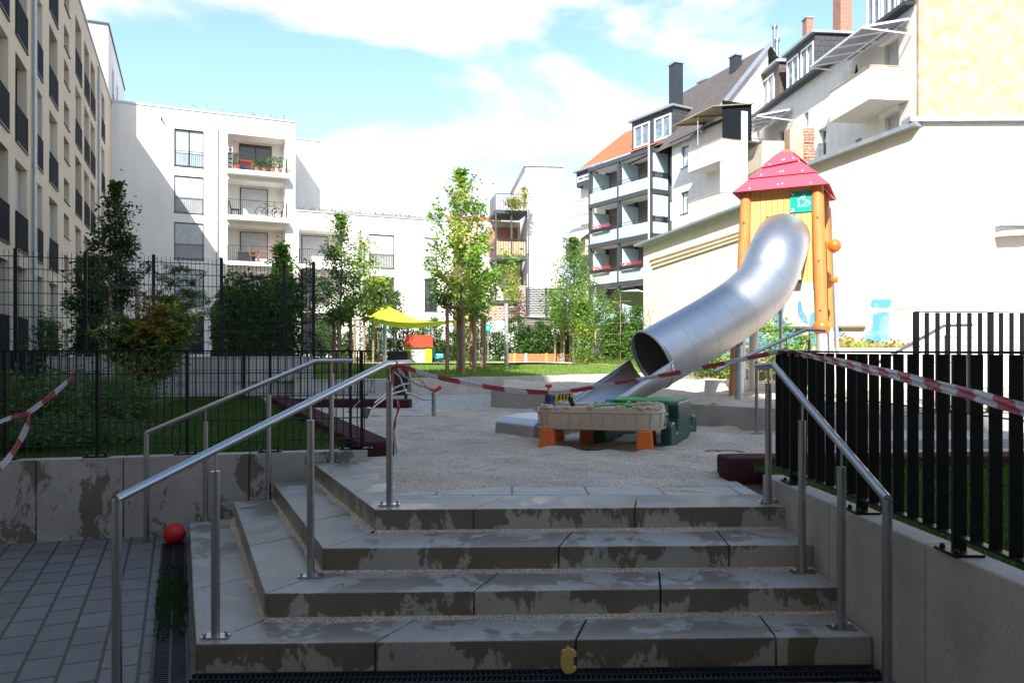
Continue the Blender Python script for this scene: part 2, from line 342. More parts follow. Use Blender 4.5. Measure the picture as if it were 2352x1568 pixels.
def sandmat():
    m = mat('coarse_sand', (.5,.44,.37), .95, spec=.2); nt = m.node_tree; b = nt.nodes['Principled BSDF']; N = nt.nodes.new; K = nt.links.new
    t = N('ShaderNodeTexCoord'); a = N('ShaderNodeTexNoise'); a.inputs['Scale'].default_value = 70; a.inputs['Detail'].default_value = 6; a.inputs['Roughness'].default_value = .85
    c = N('ShaderNodeTexNoise'); c.inputs['Scale'].default_value = 1.6; c.inputs['Detail'].default_value = 7
    K(t.outputs['Object'], a.inputs['Vector']); K(t.outputs['Object'], c.inputs['Vector'])
    r = N('ShaderNodeValToRGB'); r.color_ramp.elements[0].position = .38; r.color_ramp.elements[0].color = (.20,.17,.14,1)
    r.color_ramp.elements[1].position = .62; r.color_ramp.elements[1].color = (.82,.71,.57,1)
    K(a.outputs['Fac'], r.inputs[0]); mr = N('ShaderNodeMapRange'); mr.inputs['From Min'].default_value = .3; mr.inputs['From Max'].default_value = .7; mr.inputs['To Min'].default_value = .82; mr.inputs['To Max'].default_value = 1.12
    K(c.outputs['Fac'], mr.inputs['Value']); v = N('ShaderNodeVectorMath'); v.operation = 'SCALE'; K(r.outputs[0], v.inputs[0]); K(mr.outputs[0], v.inputs['Scale']); K(v.outputs[0], b.inputs['Base Color'])
    u = N('ShaderNodeBump'); u.inputs['Strength'].default_value = .7; u.inputs['Distance'].default_value = .012; K(a.outputs['Fac'], u.inputs['Height']); K(u.outputs[0], b.inputs['Normal'])
    return m
M['sand'] = sandmat()
# ---------------------------------------------------------------- terrain and surfaces
def vnoise(X, Y, s, seed):
    g = np.random.RandomState(seed).rand(257,257); x = X/s+1000; y = Y/s+1000
    xi = np.floor(x).astype(int); yi = np.floor(y).astype(int); fx = x-xi; fy = y-yi
    fx = fx*fx*(3-2*fx); fy = fy*fy*(3-2*fy); a = lambda i,j: g[(xi+i)%257,(yi+j)%257]
    return (a(0,0)*(1-fx)+a(1,0)*fx)*(1-fy)+(a(0,1)*(1-fx)+a(1,1)*fx)*fy - .5
def grid(name, x0, x1, y0, y1, res, zf, m):
    nx = int((x1-x0)/res)+1; ny = int((y1-y0)/res)+1
    X, Y = np.meshgrid(np.linspace(x0,x1,nx), np.linspace(y0,y1,ny)); Z = zf(X,Y)
    v = np.stack([X,Y,Z],-1).reshape(-1,3); i = np.arange(nx*ny).reshape(ny,nx)
    f = np.stack([i[:-1,:-1],i[:-1,1:],i[1:,1:],i[1:,:-1]],-1).reshape(-1,4)
    f = f[(v[:,2][f] > -5).all(1)]; u, iv = np.unique(f, return_inverse=True); v = v[u]; f = iv.reshape(-1,4)
    me = bpy.data.meshes.new(name); me.vertices.add(len(v)); me.vertices.foreach_set('co', v.ravel())
    me.loops.add(f.size); me.loops.foreach_set('vertex_index', f.ravel()); me.polygons.add(len(f))
    me.polygons.foreach_set('loop_start', np.arange(0,f.size,4)); me.polygons.foreach_set('use_smooth', np.ones(len(f),bool))
    me.materials.append(m); me.update(); me.validate(); o = bpy.data.objects.new(name, me); sc.collection.objects.link(o); return o
struct(MB().box(-700,700,-500,1500,-.5,-.06), 'ground', M['ground'])
WA, WB = (-4.74,6.98), (-1.46,7.78)                       # left retaining wall, front face
def lw(t): return (WA[0]+(WB[0]-WA[0])*t, WA[1]+(WB[1]-WA[1])*t)
def rw(Y): return 2.03 - .055*(Y-4.3)                     # inner face of right retaining wall
struct(MB().prism([(-60,lw(-3)[1]+.1),(lw(-3)[0],lw(-3)[1]+.1),(lw(1)[0],lw(1)[1]+.1),(-1.2,7.6),(-.55,6.0),(rw(5.9)+.1,5.95),(rw(.0)+.1,.0),(60,0),(60,150),(-60,150)], -.05, .60), 'terrain', M['soil'])
# lower paving (pavers run with the left side of the stair)
pv = MB().prism([(-14,-14),(2.25,-14),(rw(4)+.02,4.2),(-1.6,4.4),(-3.0,7.4),(WA[0]-9,WA[1]-2.2),(-14,4)], -.05, 0)
o = pv.build('paving', M['paver']); tag(o, kind='structure')
o.data.transform(Matrix.Rotation(R(-113.5), 4, 'Z')); o.rotation_euler.z = R(113.5)
# ---------------------------------------------------------------- stairs
ST = [  # z, left-back end, corner, right end, joints across the front (photo x), joints along the left leg (0..1)
 (.16, (-3.02,7.19), (-1.725,4.19), (2.02,4.31), (860,1322,1783), (.32,.62,.9)),
 (.32, (-2.66,7.34), (-1.468,4.56), (2.0,4.68), (1088,1517), (.4,.78)),
 (.48, (-2.32,7.45), (-1.226,4.98), (1.985,5.07), (1283,1675), (.3,.75)),
 (.64, (-1.96,7.60), (-.963,5.41), (1.965,5.53), (1087,1458), (.55,)),
]
INN = [ST[1][2], ST[2][2], ST[3][2], (-.70,5.84)]
stairs = thing('stairs', 'wide grey concrete stairs with four rain-spotted steps turning round a corner', 'stairs', (0,4.5,0))
def lerp(a,b,t): return tuple(a[i]+(b[i]-a[i])*t for i in range(len(a)))
for i,(z,Lb,C,Re,jf,jl) in enumerate(ST):
    I = INN[i]; ext = .05
    if i < 3: LI = ST[i+1][1]; RI = ST[i+1][3]
    else: LI = (-1.60,7.70); RI = (1.945,5.95)
    d = Vector((I[0]-C[0], I[1]-C[1])).normalized()*ext
    I = (I[0]+d.x, I[1]+d.y); LI = (LI[0]+.05, LI[1]); RI = (RI[0], RI[1]+.05)
    mb = MB()
    ts = [0] + [Fac(C, (Re[0]-C[0],Re[1]-C[1])).x(p)/math.dist(C,Re) for p in jf] + [1]
    g = .004
    for a,b in zip(ts, ts[1:]):
        a2 = a + (g/3 if a else 0); b2 = b - (g/3 if b < 1 else 0)
        mb.prism([lerp(C,Re,a2), lerp(C,Re,b2), lerp(I,RI,b2), lerp(I,RI,a2)], z-.158 if i else -.05, z)
    ts = [0]+list(jl)+[1]
    for a,b in zip(ts, ts[1:]):
        a2 = a + .0015; b2 = b - (.0015 if b < 1 else 0)
        mb.prism([lerp(C,Lb,a2), lerp(I,LI,a2), lerp(I,LI,b2), lerp(C,Lb,b2)], z-.158 if i else -.05, z)
    mb.build('step', M['concwet'], stairs, bevel=.006)
# ---------------------------------------------------------------- retaining walls
def wallrun(name, label, pts, z0, z1, th, m, side=1, bevel=.008, joints=None, cat='retaining wall', group=None):
    "panels along a polyline; pts in plan; thickness to the left of travel * side"
    root = thing(name, label, cat, (*pts[0], z0), group)
    for (a,b) in zip(pts, pts[1:]):
        d = Vector((b[0]-a[0],b[1]-a[1])); Ln = d.length; d.normalize(); nv = Vector((-d.y,d.x))*th*side
        js = [0,Ln] if not joints else [j for j in [0]+[k for k in joints if k < Ln]+[Ln]]
        for u,v in zip(js,js[1:]):
            u2 = u+.004; v2 = v-.004
            p = [(a[0]+d.x*u2,a[1]+d.y*u2),(a[0]+d.x*v2,a[1]+d.y*v2)]; p += [(p[1][0]+nv.x,p[1][1]+nv.y),(p[0][0]+nv.x,p[0][1]+nv.y)]
            if side < 0: p = p[::-1]
            zz = z1
            MB().prism(p, z0, zz).build('wall_panel', m, root, bevel=bevel)
    return root
LWF = Fac(WA, (WB[0]-WA[0],WB[1]-WA[1])); e0 = lw(-2.2)
LW2 = Fac(e0, (WB[0]-WA[0],WB[1]-WA[1]))
wallrun('retaining_wall', 'low grey concrete retaining wall under the left wire fence, red ball at its foot', [e0, lw(1)], -.05, .755, .14, M['concdamp'],
        joints=[LW2.x(-560),LW2.x(-250),LW2.x(82),LW2.x(283),LW2.x(572)])
wallrun('retaining_wall', 'grey concrete retaining wall right of the stairs with black bar fence on it', [(rw(5.95),5.95),(rw(-1),-1)], -.05, .80, .16, M['conc'],
        joints=[5.95-4.85, 5.95-3.82, 5.95-2.6])
# ---------------------------------------------------------------- sand, lawns, upper paving
RBD = Vector((-.40,.917)).normalized(); RB0 = Vector((-1.42,8.12))
def lowsand(X,Y):
    z = .655 + .06*vnoise(X,Y,1.1,1) + .065*vnoise(X*.7,Y*1.8,.42,2) + .045*vnoise(X*.8,Y*1.6,.17,3) + .010*vnoise(X,Y,.07,5)
    side = (X-RB0.x)*RBD.y - (Y-RB0.y)*RBD.x                 # right of the rubber edging
    z = np.where((side < -.05) & (Y > 8.0), -9, z)
    front = np.minimum((Y-5.95), 2.0*((X+1.6)*.917+(Y-7.7)*.4+.10))       # distance inside the top step
    z = z - np.clip(.55-front, 0, 1)*.07 + .012*vnoise(X,Y,.3,9)*np.clip(1-front,0,1)
    z = np.minimum(z, .622+np.clip(front,-.1,9)*.10+.018*vnoise(X,Y,.25,14)+.03*vnoise(X,Y,.9,15))
    z = np.where(front < -.12, -9, z)
    z = z - np.clip(Y-14.2,0,1)*.08
    z = np.where((X > 1.93) & (Y < 6.75), -9, z)
    for cx,cy,r,h in ((.9,8.9,.5,-.07),(2.4,8.6,.5,-.06),(1.6,8.7,.4,-.05)):
        z = z + h*np.exp(-((X-cx)**2+(Y-cy)**2)/r**2*3)
    return z
tag(grid('sand', -5.2, 5.6, 5.85, 15.2, .035, lowsand, M['sand']), kind='structure')
struct(MB().prism([(-1.75,7.75),(-.86,5.72),(1.94,5.82),(1.94,6.9),(-1.2,8.3)], .55, .632), 'upper_paving', M['slab'])
PL = [(-.42,15.25),(.9,13.5),(2.0,12.0),(2.9,10.85),(3.75,10.05),(4.9,9.55),(6.2,9.3),(9,9.3)]   # plinth of the upper sand pit
def upsand(X,Y):
    z = .99 + .10*vnoise(X,Y,.9,11) + .06*vnoise(X,Y*1.4,.35,12) + .03*vnoise(X,Y,.13,13)
    px = np.array([p[0] for p in PL]); py = np.array([p[1] for p in PL])
    edge = Y - np.interp(X, px, py, left=99)
    z = z - np.clip(.35-edge,0,.35)*.25
    return np.where((edge < .16), -9, z)
tag(grid('raised_sand', -.2, 10, 9.4, 19.5, .06, upsand, M['sand']), kind='structure')
struct(MB().prism([(-7.5,13.2),(5,13.2),(5,26),(-7.5,20)], .55, .638), 'plaza_paving', M['slab'])
pt = MB()
pt.prism([(-.2,15.9),(1.2,14.1),(2.2,12.6),(3.1,11.4),(3.9,10.6),(9,9.9),(9,21),(-.2,19.6)], .56, .72); struct(pt, 'sand_pit_bed', M['soil'])
def arcpts(P, n=5): return [(p.x,p.y) for p in spline([(a,b,0) for a,b in P], n)]
def ribbonwall(name, pts, th, z0, z1, m, label, cat, lip=None):
    P = arcpts(pts); n = len(P); L_=[]; R_=[]
    for i in range(n):
        a = Vector(P[max(0,i-1)]); b = Vector(P[min(n-1,i+1)]); d = (b-a).normalized(); nv = Vector((-d.y,d.x))
        L_.append(Vector(P[i])); R_.append(Vector(P[i])+nv*th)
    poly = [(p.x,p.y) for p in L_] + [(p.x,p.y) for p in R_[::-1]]
    mb = MB()
    for i in range(n-1): mb.add([(*L_[i],z0),(*L_[i+1],z0),(*R_[i+1],z0),(*R_[i],z0),(*L_[i],z1),(*L_[i+1],z1),(*R_[i+1],z1),(*R_[i],z1)],
        [(4,5,6,7),(0,1,5,4),(2,3,7,6)] + ([(3,0,4,7)] if i==0 else []) + ([(1,2,6,5)] if i==n-2 else []))
    return solo(mb, name, m, label, cat, (pts[0][0],pts[0][1],z0), smooth=30)
ribbonwall('concrete_plinth', PL, .42, .55, .985, M['conc'], 'curved grey concrete plinth edging the raised sand pit behind the slide', 'plinth')
# terrace lawn behind its kerb wall
def tz(Y): return 1.05 + .018*(Y-20)
KW = [(-5.2,18.3),(.27,20.2),(4.1,22.4),(7.2,26.0)]
def lawnz(X,Y): return 1.05+.018*(Y-20) + .05*vnoise(X,Y,1.2,21)*np.clip((Y-22)/3,0,1) + .012*vnoise(X,Y,.15,22)
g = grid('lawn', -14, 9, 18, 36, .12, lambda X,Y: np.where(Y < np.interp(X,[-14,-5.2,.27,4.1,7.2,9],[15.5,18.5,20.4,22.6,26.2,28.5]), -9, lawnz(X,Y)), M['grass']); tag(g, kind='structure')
kw = MB()
root = thing('kerb_wall', 'long pale concrete kerb wall holding up the lawn behind the paved plaza', 'wall', (KW[0][0],KW[0][1],.6))
for a,b in zip(KW,KW[1:]):
    n = max(2, round(math.dist(a,b)/1.35)); d = Vector((b[0]-a[0],b[1]-a[1])).normalized(); nv = Vector((-d.y,d.x))*.2
    for i in range(n):
        p = lerp(a,b,i/n); q = lerp(a,b,(i+1)/n); p = (p[0]+d.x*.005,p[1]+d.y*.005)
        MB().prism([p,q,(q[0]+nv.x,q[1]+nv.y),(p[0]+nv.x,p[1]+nv.y)], .55, tz((p[1]+q[1])/2)+.03).build('wall_panel', M['concpale'], root, bevel=.01)
struct(MB().prism([(-70,36),(70,36),(70,140),(-70,140)], 0, 1.32), 'yard_ground', M['soil'])
# path curving over the terrace
def band(pts, wd, zoff, name, m):
    P = arcpts(pts, 8); mb = MB(); vs = []
    for i,p in enumerate(P):
        a = Vector(P[max(0,i-1)]); b = Vector(P[min(len(P)-1,i+1)]); d = (b-a).normalized(); nv = Vector((-d.y,d.x))*wd/2
        for s in (-1,1): vs.append((p[0]+nv.x*s, p[1]+nv.y*s, tz(p[1])+zoff))
    mb.add(vs, [(2*i,2*i+2,2*i+3,2*i+1) for i in range(len(P)-1)]); return struct(mb, name, m)
band([(-9,29.5),(-2,30),(1.2,30.6),(3.2,28.8),(5.4,26.3),(7.6,23.0)], 1.5, .06, 'path', M['path'])
# left lawn between the fences
def ll(X,Y):
    z = .70 + .05*vnoise(X,Y,.8,31)+.02*vnoise(X,Y,.1,32)
    side = (X-(RB0.x-.30))*RBD.y - (Y-RB0.y)*RBD.x
    fr = Y - (np.interp(X, [-16,WA[0],WB[0]], [4.4,WA[1],WB[1]])+.16)
    return np.where((side > 0)|(fr < 0), -9, z)
tag(grid('side_lawn', -16, -1, 4.8, 17.4, .07, ll, M['grass']), kind='structure')
def rl(X,Y): return np.where(X < rw(0)+.15-.055*(Y), -9, .74+.03*vnoise(X,Y,.8,41)+.02*vnoise(X,Y,.1,42))
tag(grid('right_lawn', 1.9, 12, -.5, 6.62, .07, rl, M['grass']), kind='structure')
def grass_tufts(name, n, xr, yr, zf, h, seed, cond=None, m='shade_painted_blade', w_=.006):
    rs = np.random.RandomState(seed); X = rs.uniform(*xr,n); Y = rs.uniform(*yr,n); Z = zf(X,Y)
    k = Z > .6
    if cond is not None: k &= cond(X,Y)
    X,Y,Z = X[k],Y[k],Z[k]; n = len(X); a = rs.rand(n)*6.28; hh = h*(.5+rs.rand(n)); w = w_
    dx = np.cos(a)*w; dy = np.sin(a)*w; lx = rs.randn(n)*hh*.35; ly = rs.randn(n)*hh*.35
    v = np.stack([np.stack([X-dx,Y-dy,Z-.01],-1),np.stack([X+dx,Y+dy,Z-.01],-1),np.stack([X+lx,Y+ly,Z+hh],-1)],1).reshape(-1,3)
    me = bpy.data.meshes.new(name); me.vertices.add(len(v)); me.vertices.foreach_set('co', v.ravel())
    me.loops.add(3*n); me.loops.foreach_set('vertex_index', np.arange(3*n)); me.polygons.add(n); me.polygons.foreach_set('loop_start', np.arange(0,3*n,3))
    me.materials.append(M[m]); me.update(); me.validate(); o = bpy.data.objects.new(name, me); sc.collection.objects.link(o); return o
M['shade_painted_blade'] = leafmat('shade_painted_grass_blades', (.045,.10,.018)); M['sun_painted_blade'] = leafmat('sun_painted_grass_blades', (.17,.27,.06)); M['sun_painted_grass'] = mat('sun_painted_lawn', (.10,.18,.04), .9, var=.2, vscale=6, col2=(.17,.25,.06), detail=10, bump=.4, bscale=60, spec=.1); bpy.data.objects['lawn'].data.materials[0] = M['sun_painted_grass']; M['weed_blade'] = leafmat('weed_blades', (.11,.17,.04))  # sunlight painted into the terrace greens, shade into the other grass blades
def gz(f): return lambda X,Y: f(X,Y)
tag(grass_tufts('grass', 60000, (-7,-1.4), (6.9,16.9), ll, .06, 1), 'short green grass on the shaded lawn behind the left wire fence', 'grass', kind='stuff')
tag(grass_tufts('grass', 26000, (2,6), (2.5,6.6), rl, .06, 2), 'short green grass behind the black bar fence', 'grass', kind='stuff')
tag(grass_tufts('grass', 60000, (-7,7), (18.5,28), lambda X,Y: np.where(Y < np.interp(X,[-14,-5.2,.27,4.1,7.2,9],[15.5,18.5,20.4,22.6,26.2,28.5])+.05, .5, lawnz(X,Y)), .08, 3, cond=lambda X,Y: np.abs(Y-np.interp(X,[1.2,3.2,5.4,7.6],[30.6,28.8,26.3,23.0]))>1.0, m='sun_painted_blade', w_=.012), 'sunlit mown grass of the terrace lawn', 'grass', kind='stuff')
# ---------------------------------------------------------------- drain channels
dr = MB(); fr_ = MB()
def drain(a, b, wd, name_root):
    a = Vector((*a,0)); b = Vector((*b,0)); d = (b-a).normalized(); nv = Vector((-d.y,d.x,0)); n = int((b-a).length/.028)
    base = MB(); base.plate([a, b, b+nv*wd, a+nv*wd], (0,0,1), .004); base.build('channel', M['black'], name_root)
    br = MB()
    for s in (.012, wd/2, wd-.012): br.obox(a+nv*s+Vector((0,0,.014)), b+nv*s+Vector((0,0,.014)), .014, .018)
    for i in range(n):
        p = a+d*(i*.028+.01)+Vector((0,0,.012)); br.obox(p+nv*.01+d*(.012 if 1 else 0), p+nv*(wd/2-.004), .011, .012); br.obox(p+nv*(wd/2+.004), p+nv*(wd-.01)+d*.012, .011, .012)
    br.build('grating', M['infilldrain'], name_root)
M['infilldrain'] = mat('cast_grating', (.02,.024,.028), .5, .4, var=.3, vscale=9)
r1 = thing('drain_channel', 'dark slotted drain grating along the left side of the stairs, partly mossy', 'drain', (-1.9,4.1,0))
C0_ = Vector((-1.725,4.19)); L0_ = Vector((-3.02,7.19)); dd = (L0_-C0_).normalized(); nn = Vector((-dd.y,dd.x))
s0 = C0_+nn*.03-dd*.35; drain(tuple(s0), tuple(s0+dd*3.45), .2, r1)
r2 = thing('drain_channel', 'dark slotted drain grating in front of the lowest step', 'drain', (0,4.1,0))
drain((2.0,4.265),(-1.72,4.145), .17, r2)
ms = MB(); rs = random.Random(4)
for _ in range(2600):
    u = rs.gauss(1.75,.42); v = rs.uniform(.0,.2)
    if not .9 < u < 2.7: continue
    p = s0+dd*u+nn*v; a = rs.random()*6.28; h = rs.uniform(.01,.035); 0 if rs.random()<.3 else ms.add([(p.x-.006*math.cos(a),p.y-.006*math.sin(a),.02),(p.x+.006*math.cos(a),p.y+.006*math.sin(a),.02),(p.x+rs.uniform(-.015,.015),p.y+rs.uniform(-.015,.015),.022+h)],[(0,1,2)])
o = ms.build('moss', M['leaf_dark']); tag(o, 'green moss and weeds growing over the left drain grating', 'moss', kind='stuff')
# sand blown on the treads
def drift(name, pts, wd, z, seed):
    rs = np.random.RandomState(seed); P = [Vector((*p,0)) for p in pts]; vs=[]; n_=0; mb = MB()
    for a,b in zip(P,P[1:]):
        L_=(b-a).length; k=int(L_/.02); d=(b-a).normalized(); nv=Vector((d.y,-d.x,0))
        t=np.linspace(0,L_,k); w=wd*(.35+1.6*np.clip(vnoise(t+seed*7,t*0+seed,.45,seed)+.5+.5*vnoise(t,t*0+3,.09,seed+1),.02,1)**1.6)
        base=len(mb.v); rows=[]
        for i in range(k):
            p=a+d*t[i]
            for q,h in ((0,.016),(.3,.011),(.7,.005),(1,-.001)): rows.append(tuple(p+nv*w[i]*q+Vector((0,0,z+h+.002*rs.rand()*(q<1)))))
        mb.add(rows,[(4*i+j,4*i+j+1,4*i+4+j+1,4*i+4+j) for i in range(k-1) for j in range(3)])
    return tag(mb.build('sand_drift', M['sand']), name, 'sand', kind='stuff')
for i in range(3):
    u=ST[i+1]
    drift(['grit and sand lying along the back of the lowest tread','grit and sand lying along the back of the second tread','grit and sand lying along the back of the third tread'][i], [u[1],u[2],u[3]], (.034,.038,.05)[i], ST[i][0], 60+i)
drift('sand spilled along the foot of the right retaining wall', [(2.0,5.9),(2.02,4.35)], .05, .0, 70) if 0 else None
# ---------------------------------------------------------------- rubber edging
def beam(name, a, b, z0, z1, wd, m, label, cat, group=None):
    a = Vector((*a,0)); b = Vector((*b,0)); zc = (z0+z1)/2; d=(b-a).normalized()
    mb = MB().obox(a+Vector((0,0,zc)), b+Vector((0,0,zc)), wd, z1-z0)
    return solo(mb, name, m, label, cat, (a.x,a.y,z0), group, bevel=.025)
GB = 'maroon rubber edging blocks round the sand'
e = RB0 + RBD*8.6
beam('rubber_edging', (RB0.x,RB0.y-.02), (e.x,e.y), .58, .80, .38, M['rubber'], 'long maroon rubber edging running back beside the left wire fence', 'edging', GB)
beam('rubber_edging', (-4.7,15.4), (-2.0,15.15), .58, .80, .3, M['rubber'], 'short maroon rubber edging lying across behind the sand excavator', 'edging', GB)
beam('rubber_edging', (1.86,6.80), (8.5,7.2), .58, .83, .32, M['rubber'], 'maroon rubber edging right of the sand, running behind the bar fence', 'edging', GB)
# ---------------------------------------------------------------- handrails
def handrail(name, label, pts, posts, r=.024):
    root = thing(name, label, 'handrail', (posts[0][0],posts[0][1],posts[0][2]), 'stainless handrails by the steps')
    P = [Vector(p) for p in pts]; MB().tube(P, r, 14).build('rail', M['steel'], root, smooth=True)
    for k,(x,y,z0,zt,full) in enumerate(posts):
        if full: MB().cyl((x,y), z0, zt, r, 14).build('post', M['steel'], root, smooth=True)
        else:
            po = MB().cyl((x,y), z0, zt-.13, r, 14).build('post', M['steel'], root, smooth=True)
            MB().cyl((x,y), zt-.13, zt, .008, 8).cyl((x,y), zt-.134, zt-.128, r+.001, 14).build('pin', M['steel'], po, smooth=True)
            pb = MB(); pb.prism([(x-.075,y-.04),(x+.075,y-.04),(x+.075,y+.04),(x-.075,y+.04)], z0, z0+.008)
            for s in (-.055,.055): pb.sphere((x+s, y+(.02 if s>0 else -.02), z0+.02), .013, 8, 6)
            pb.build('base_plate', M['steel'], po)
    return root
def railz(P, x, y):
    best = None
    for a,b in zip(P,P[1:]):
        a=Vector(a);b=Vector(b);ab=(b-a).xy; t=((Vector((x,y))-a.xy).dot(ab))/ab.length_squared; t=min(1,max(0,t)); q=a.lerp(b,t); dd_=(q.xy-Vector((x,y))).length
        if best is None or dd_<best[0]: best=(dd_,q.z)
    return best[1]
pA = [(-1.955,3.80,1.025),(-.895,5.45,1.665),(-.80,5.98,1.665)]
handrail('handrail', 'stainless handrail on the left side of the stairs, nearest and tied with barrier tape', pA,
    [(-1.955,3.80,0,1.025,1)]+[(x,y,z,railz(pA,x,y),0) for x,y,z in ((-1.66,4.30,.16),(-1.285,4.90,.32),(-.89,5.58,.64))])
pB = [(-3.37,7.08,1.0),(-1.95,7.62,1.655),(-1.62,7.80,1.66)]
handrail('handrail', 'stainless handrail behind the left one, along the retaining wall under the wire fence', pB,
    [(-3.37,7.08,0,1.0,1)]+[(x,y,z,railz(pB,x,y),0) for x,y,z in ((-2.88,7.22,.16),(-2.35,7.42,.32),(-1.80,7.66,.64))])
pC = [(1.90,3.89,1.01),(1.885,5.56,1.655),(1.80,5.70,1.655)]
pC = [(1.90,3.89,1.01),(1.895,5.56,1.655),(1.815,5.70,1.64)]
handrail('handrail', 'stainless handrail on the right side of the stairs beside the black bar fence', pC,
    [(1.90,3.89,0,1.01,1)]+[(x,y,z,railz(pC,x,y),0) for x,y,z in ((1.90,4.43,.16),(1.885,4.99,.32),(1.89,5.66,.64))])
pD = [tuple(wp(1640,853,9.6)),tuple(wp(1851,756,9.9)),tuple(wp(1895,759,9.9))]
handrail('handrail', 'grey handrail in front of the slide tower, by its orange ball', pD, [(x,y,.7,railz(pD,x,y),0) for x,y in ((pD[1][0]*.82,9.75),(pD[1][0]*.93,9.85),(pD[1][0]*1.012,9.9))], r=.022)
pE = [tuple(wp(1985,850,10.0)),tuple(wp(2168,748,10.3)),tuple(wp(2232,746,10.4))]
handrail('handrail', 'dark handrail rising behind the far bar fence at the right', pE, [(x,y,.7,railz(pE,x,y),0) for x,y in ((5.05,10.1),(5.85,10.35))], r=.022)
# ---------------------------------------------------------------- bar fences on the right
def barfence(name, label, Ys, xf, ztop, zbot, posts, zbase, bw=.057, wires=2):
    root = thing(name, label, 'fence', (xf(Ys[0]),Ys[0],zbase), 'black bar fences at the right'); bars = []
    for Y in Ys:
        x = xf(Y); isp = any(abs(Y-p) < .06 for p in posts)
        if isp:
            MB().box(x-.032,x+.032,Y-.01,Y+.01,zbase+.012,ztop-.01).build('post', M['black'], root)
            pl = MB().box(x-.07,x+.07,Y-.09,Y+.09,zbase,zbase+.014)
            for s in (-.06,.06): pl.sphere((x-.045,Y+s,zbase+.02),.014,8,6)
            pl.build('base_plate', M['black'], root)
        else: MB().box(x-bw/2,x+bw/2,Y-.005,Y+.005,zbot,ztop-.01).build('bar', M['black'], root)
    a, b = Ys[0]+.03, Ys[-1]-.03
    for z,hh in ((ztop,.012),(zbot,.012)): MB().obox((xf(a),a,z),(xf(b),b,z),.05,hh).build('rail', M['black'], root)
    for k in range(wires):
        z = zbot + (ztop-zbot)*(k+1)/(wires+1)
        MB().tube([(xf(a)+.035,a,z),(xf(b)+.035,b,z)],.004,6).build('wire', M['black'], root)
    return root
Ys = [5.85,5.72,5.57,5.42,5.27,5.14,5.0,4.85,4.71,4.58,4.44,4.31,4.18,4.04,3.9,3.78,3.65,3.52,3.39,3.26,3.14,3.01,2.88,2.75,2.62,2.49,2.36]
xfn = lambda Y: 2.09-.04*(Y-4.5)
barfence('bar_fence', 'black fence of upright flat bars on the retaining wall right of the stairs', Ys, xfn, 1.752, .88, (5.57,4.58,3.65,2.62), .80)
# its wire mesh behind the bars
# far fence, running across
def crossfence(name, label, a, b, ztop, zbot, zbase, pitch, bw, posts_every, group=None):
    root = thing(name, label, 'fence', (*a,zbase), group); a = Vector((*a,0)); b = Vector((*b,0)); d = (b-a).normalized(); n = int((b-a).length/pitch)
    for i in range(n+1):
        p = a+d*pitch*i
        if i % posts_every == 0:
            MB().obox(p+Vector((0,0,zbase)),p+Vector((0,0,ztop)),.07,.03,up=d.cross(Vector((0,0,1)))).build('post', M['black'], root)
            MB().box(p.x-.08,p.x+.08,p.y-.06,p.y+.06,zbase,zbase+.014).build('base_plate', M['black'], root)
        else: MB().obox(p+Vector((0,0,zbot)),p+Vector((0,0,ztop-.01)),bw,.008,up=d.cross(Vector((0,0,1)))).build('bar', M['black'], root)
    for z in (ztop,zbot): MB().obox(a+Vector((0,0,z)),b+Vector((0,0,z)),.05,.012).build('rail', M['black'], root)
    for k in (1,2,3):
        z = zbot+(ztop-zbot)*k/4; MB().obox(a+Vector((0,.03,z)),b+Vector((0,.03,z)),.008,.008).build('wire', M['black'], root)
    return root
crossfence('bar_fence', 'taller black bar fence farther back at the right edge, above the concrete wall', tuple(wp(2104,800,9.5).xy), (8.7,9.9), 2.24, .98, .985, .142, .06, 7, 'black bar fences at the right')
wallrun('concrete_wall', 'low concrete wall beneath the far bar fence at the right', [(3.9,9.35),(9.5,9.75)], .55, .985, .25, M['conc'], joints=[2,4])
struct(MB().prism([(3.3,8.2),(7.5,8.5),(7.5,9.35),(3.6,9.3)], .55, .80).prism([(3.0,7.6),(7.5,7.9),(7.5,8.45),(3.1,8.1)], .55, .71), 'low_steps', M['concpale'])
# ---------------------------------------------------------------- wire mesh fences on the left
def meshfence(name, label, a, b, z0, z1, vp, hz, posts, rv=.003, rh=.004, toprail=True, pr=.025, zbase=None, group='dark wire mesh fences'):
    root = thing(name, label, 'fence', (*a,z0), group); a = Vector((*a,0)); b = Vector((*b,0)); d = (b-a).normalized(); Ln = (b-a).length; nv = Vector((-d.y,d.x,0))
    mb = MB(); n = int(Ln/vp)
    for i in range(n+1):
        p = a+d*vp*i; mb.obox(p+Vector((0,0,z0)),p+Vector((0,0,z1)),rv*2,rv*2,up=d)
    for z in hz:
        for s in ((-rv-rh/2),(rv+rh/2)): mb.obox(a+nv*s+Vector((0,0,z)),b+nv*s+Vector((0,0,z)),rh,rh*1.6)
    mb.build('wire_mesh', M['blackmesh'], root)
    if toprail: MB().obox(a+Vector((0,0,z1)),b+Vector((0,0,z1)),.04,.014).build('top_rail', M['black'], root)
    zb = zbase if zbase is not None else z0-.1
    for s in posts:
        p = a+d*s-nv*0.0
        MB().obox(p+nv*.02+Vector((0,0,zb)),p+nv*.02+Vector((0,0,z1+(.03 if not toprail else 0))),pr*2,pr*1.6,up=nv).build('post', M['black'], root)
        pl = MB().obox(p-d*.11+Vector((0,0,zb+.008)),p+d*.11+Vector((0,0,zb+.008)),.09,.016)
        for q in (-.08,.08): pl.sphere(tuple(p+d*q-nv*.02+Vector((0,0,zb+.03))),.016,8,6)
        pl.build('base_plate', M['black'], root)
    return root
fa = lw(-1.0); fd = Vector((WB[0]-WA[0],WB[1]-WA[1])).normalized(); fn = Vector((-fd.y,fd.x))*.07
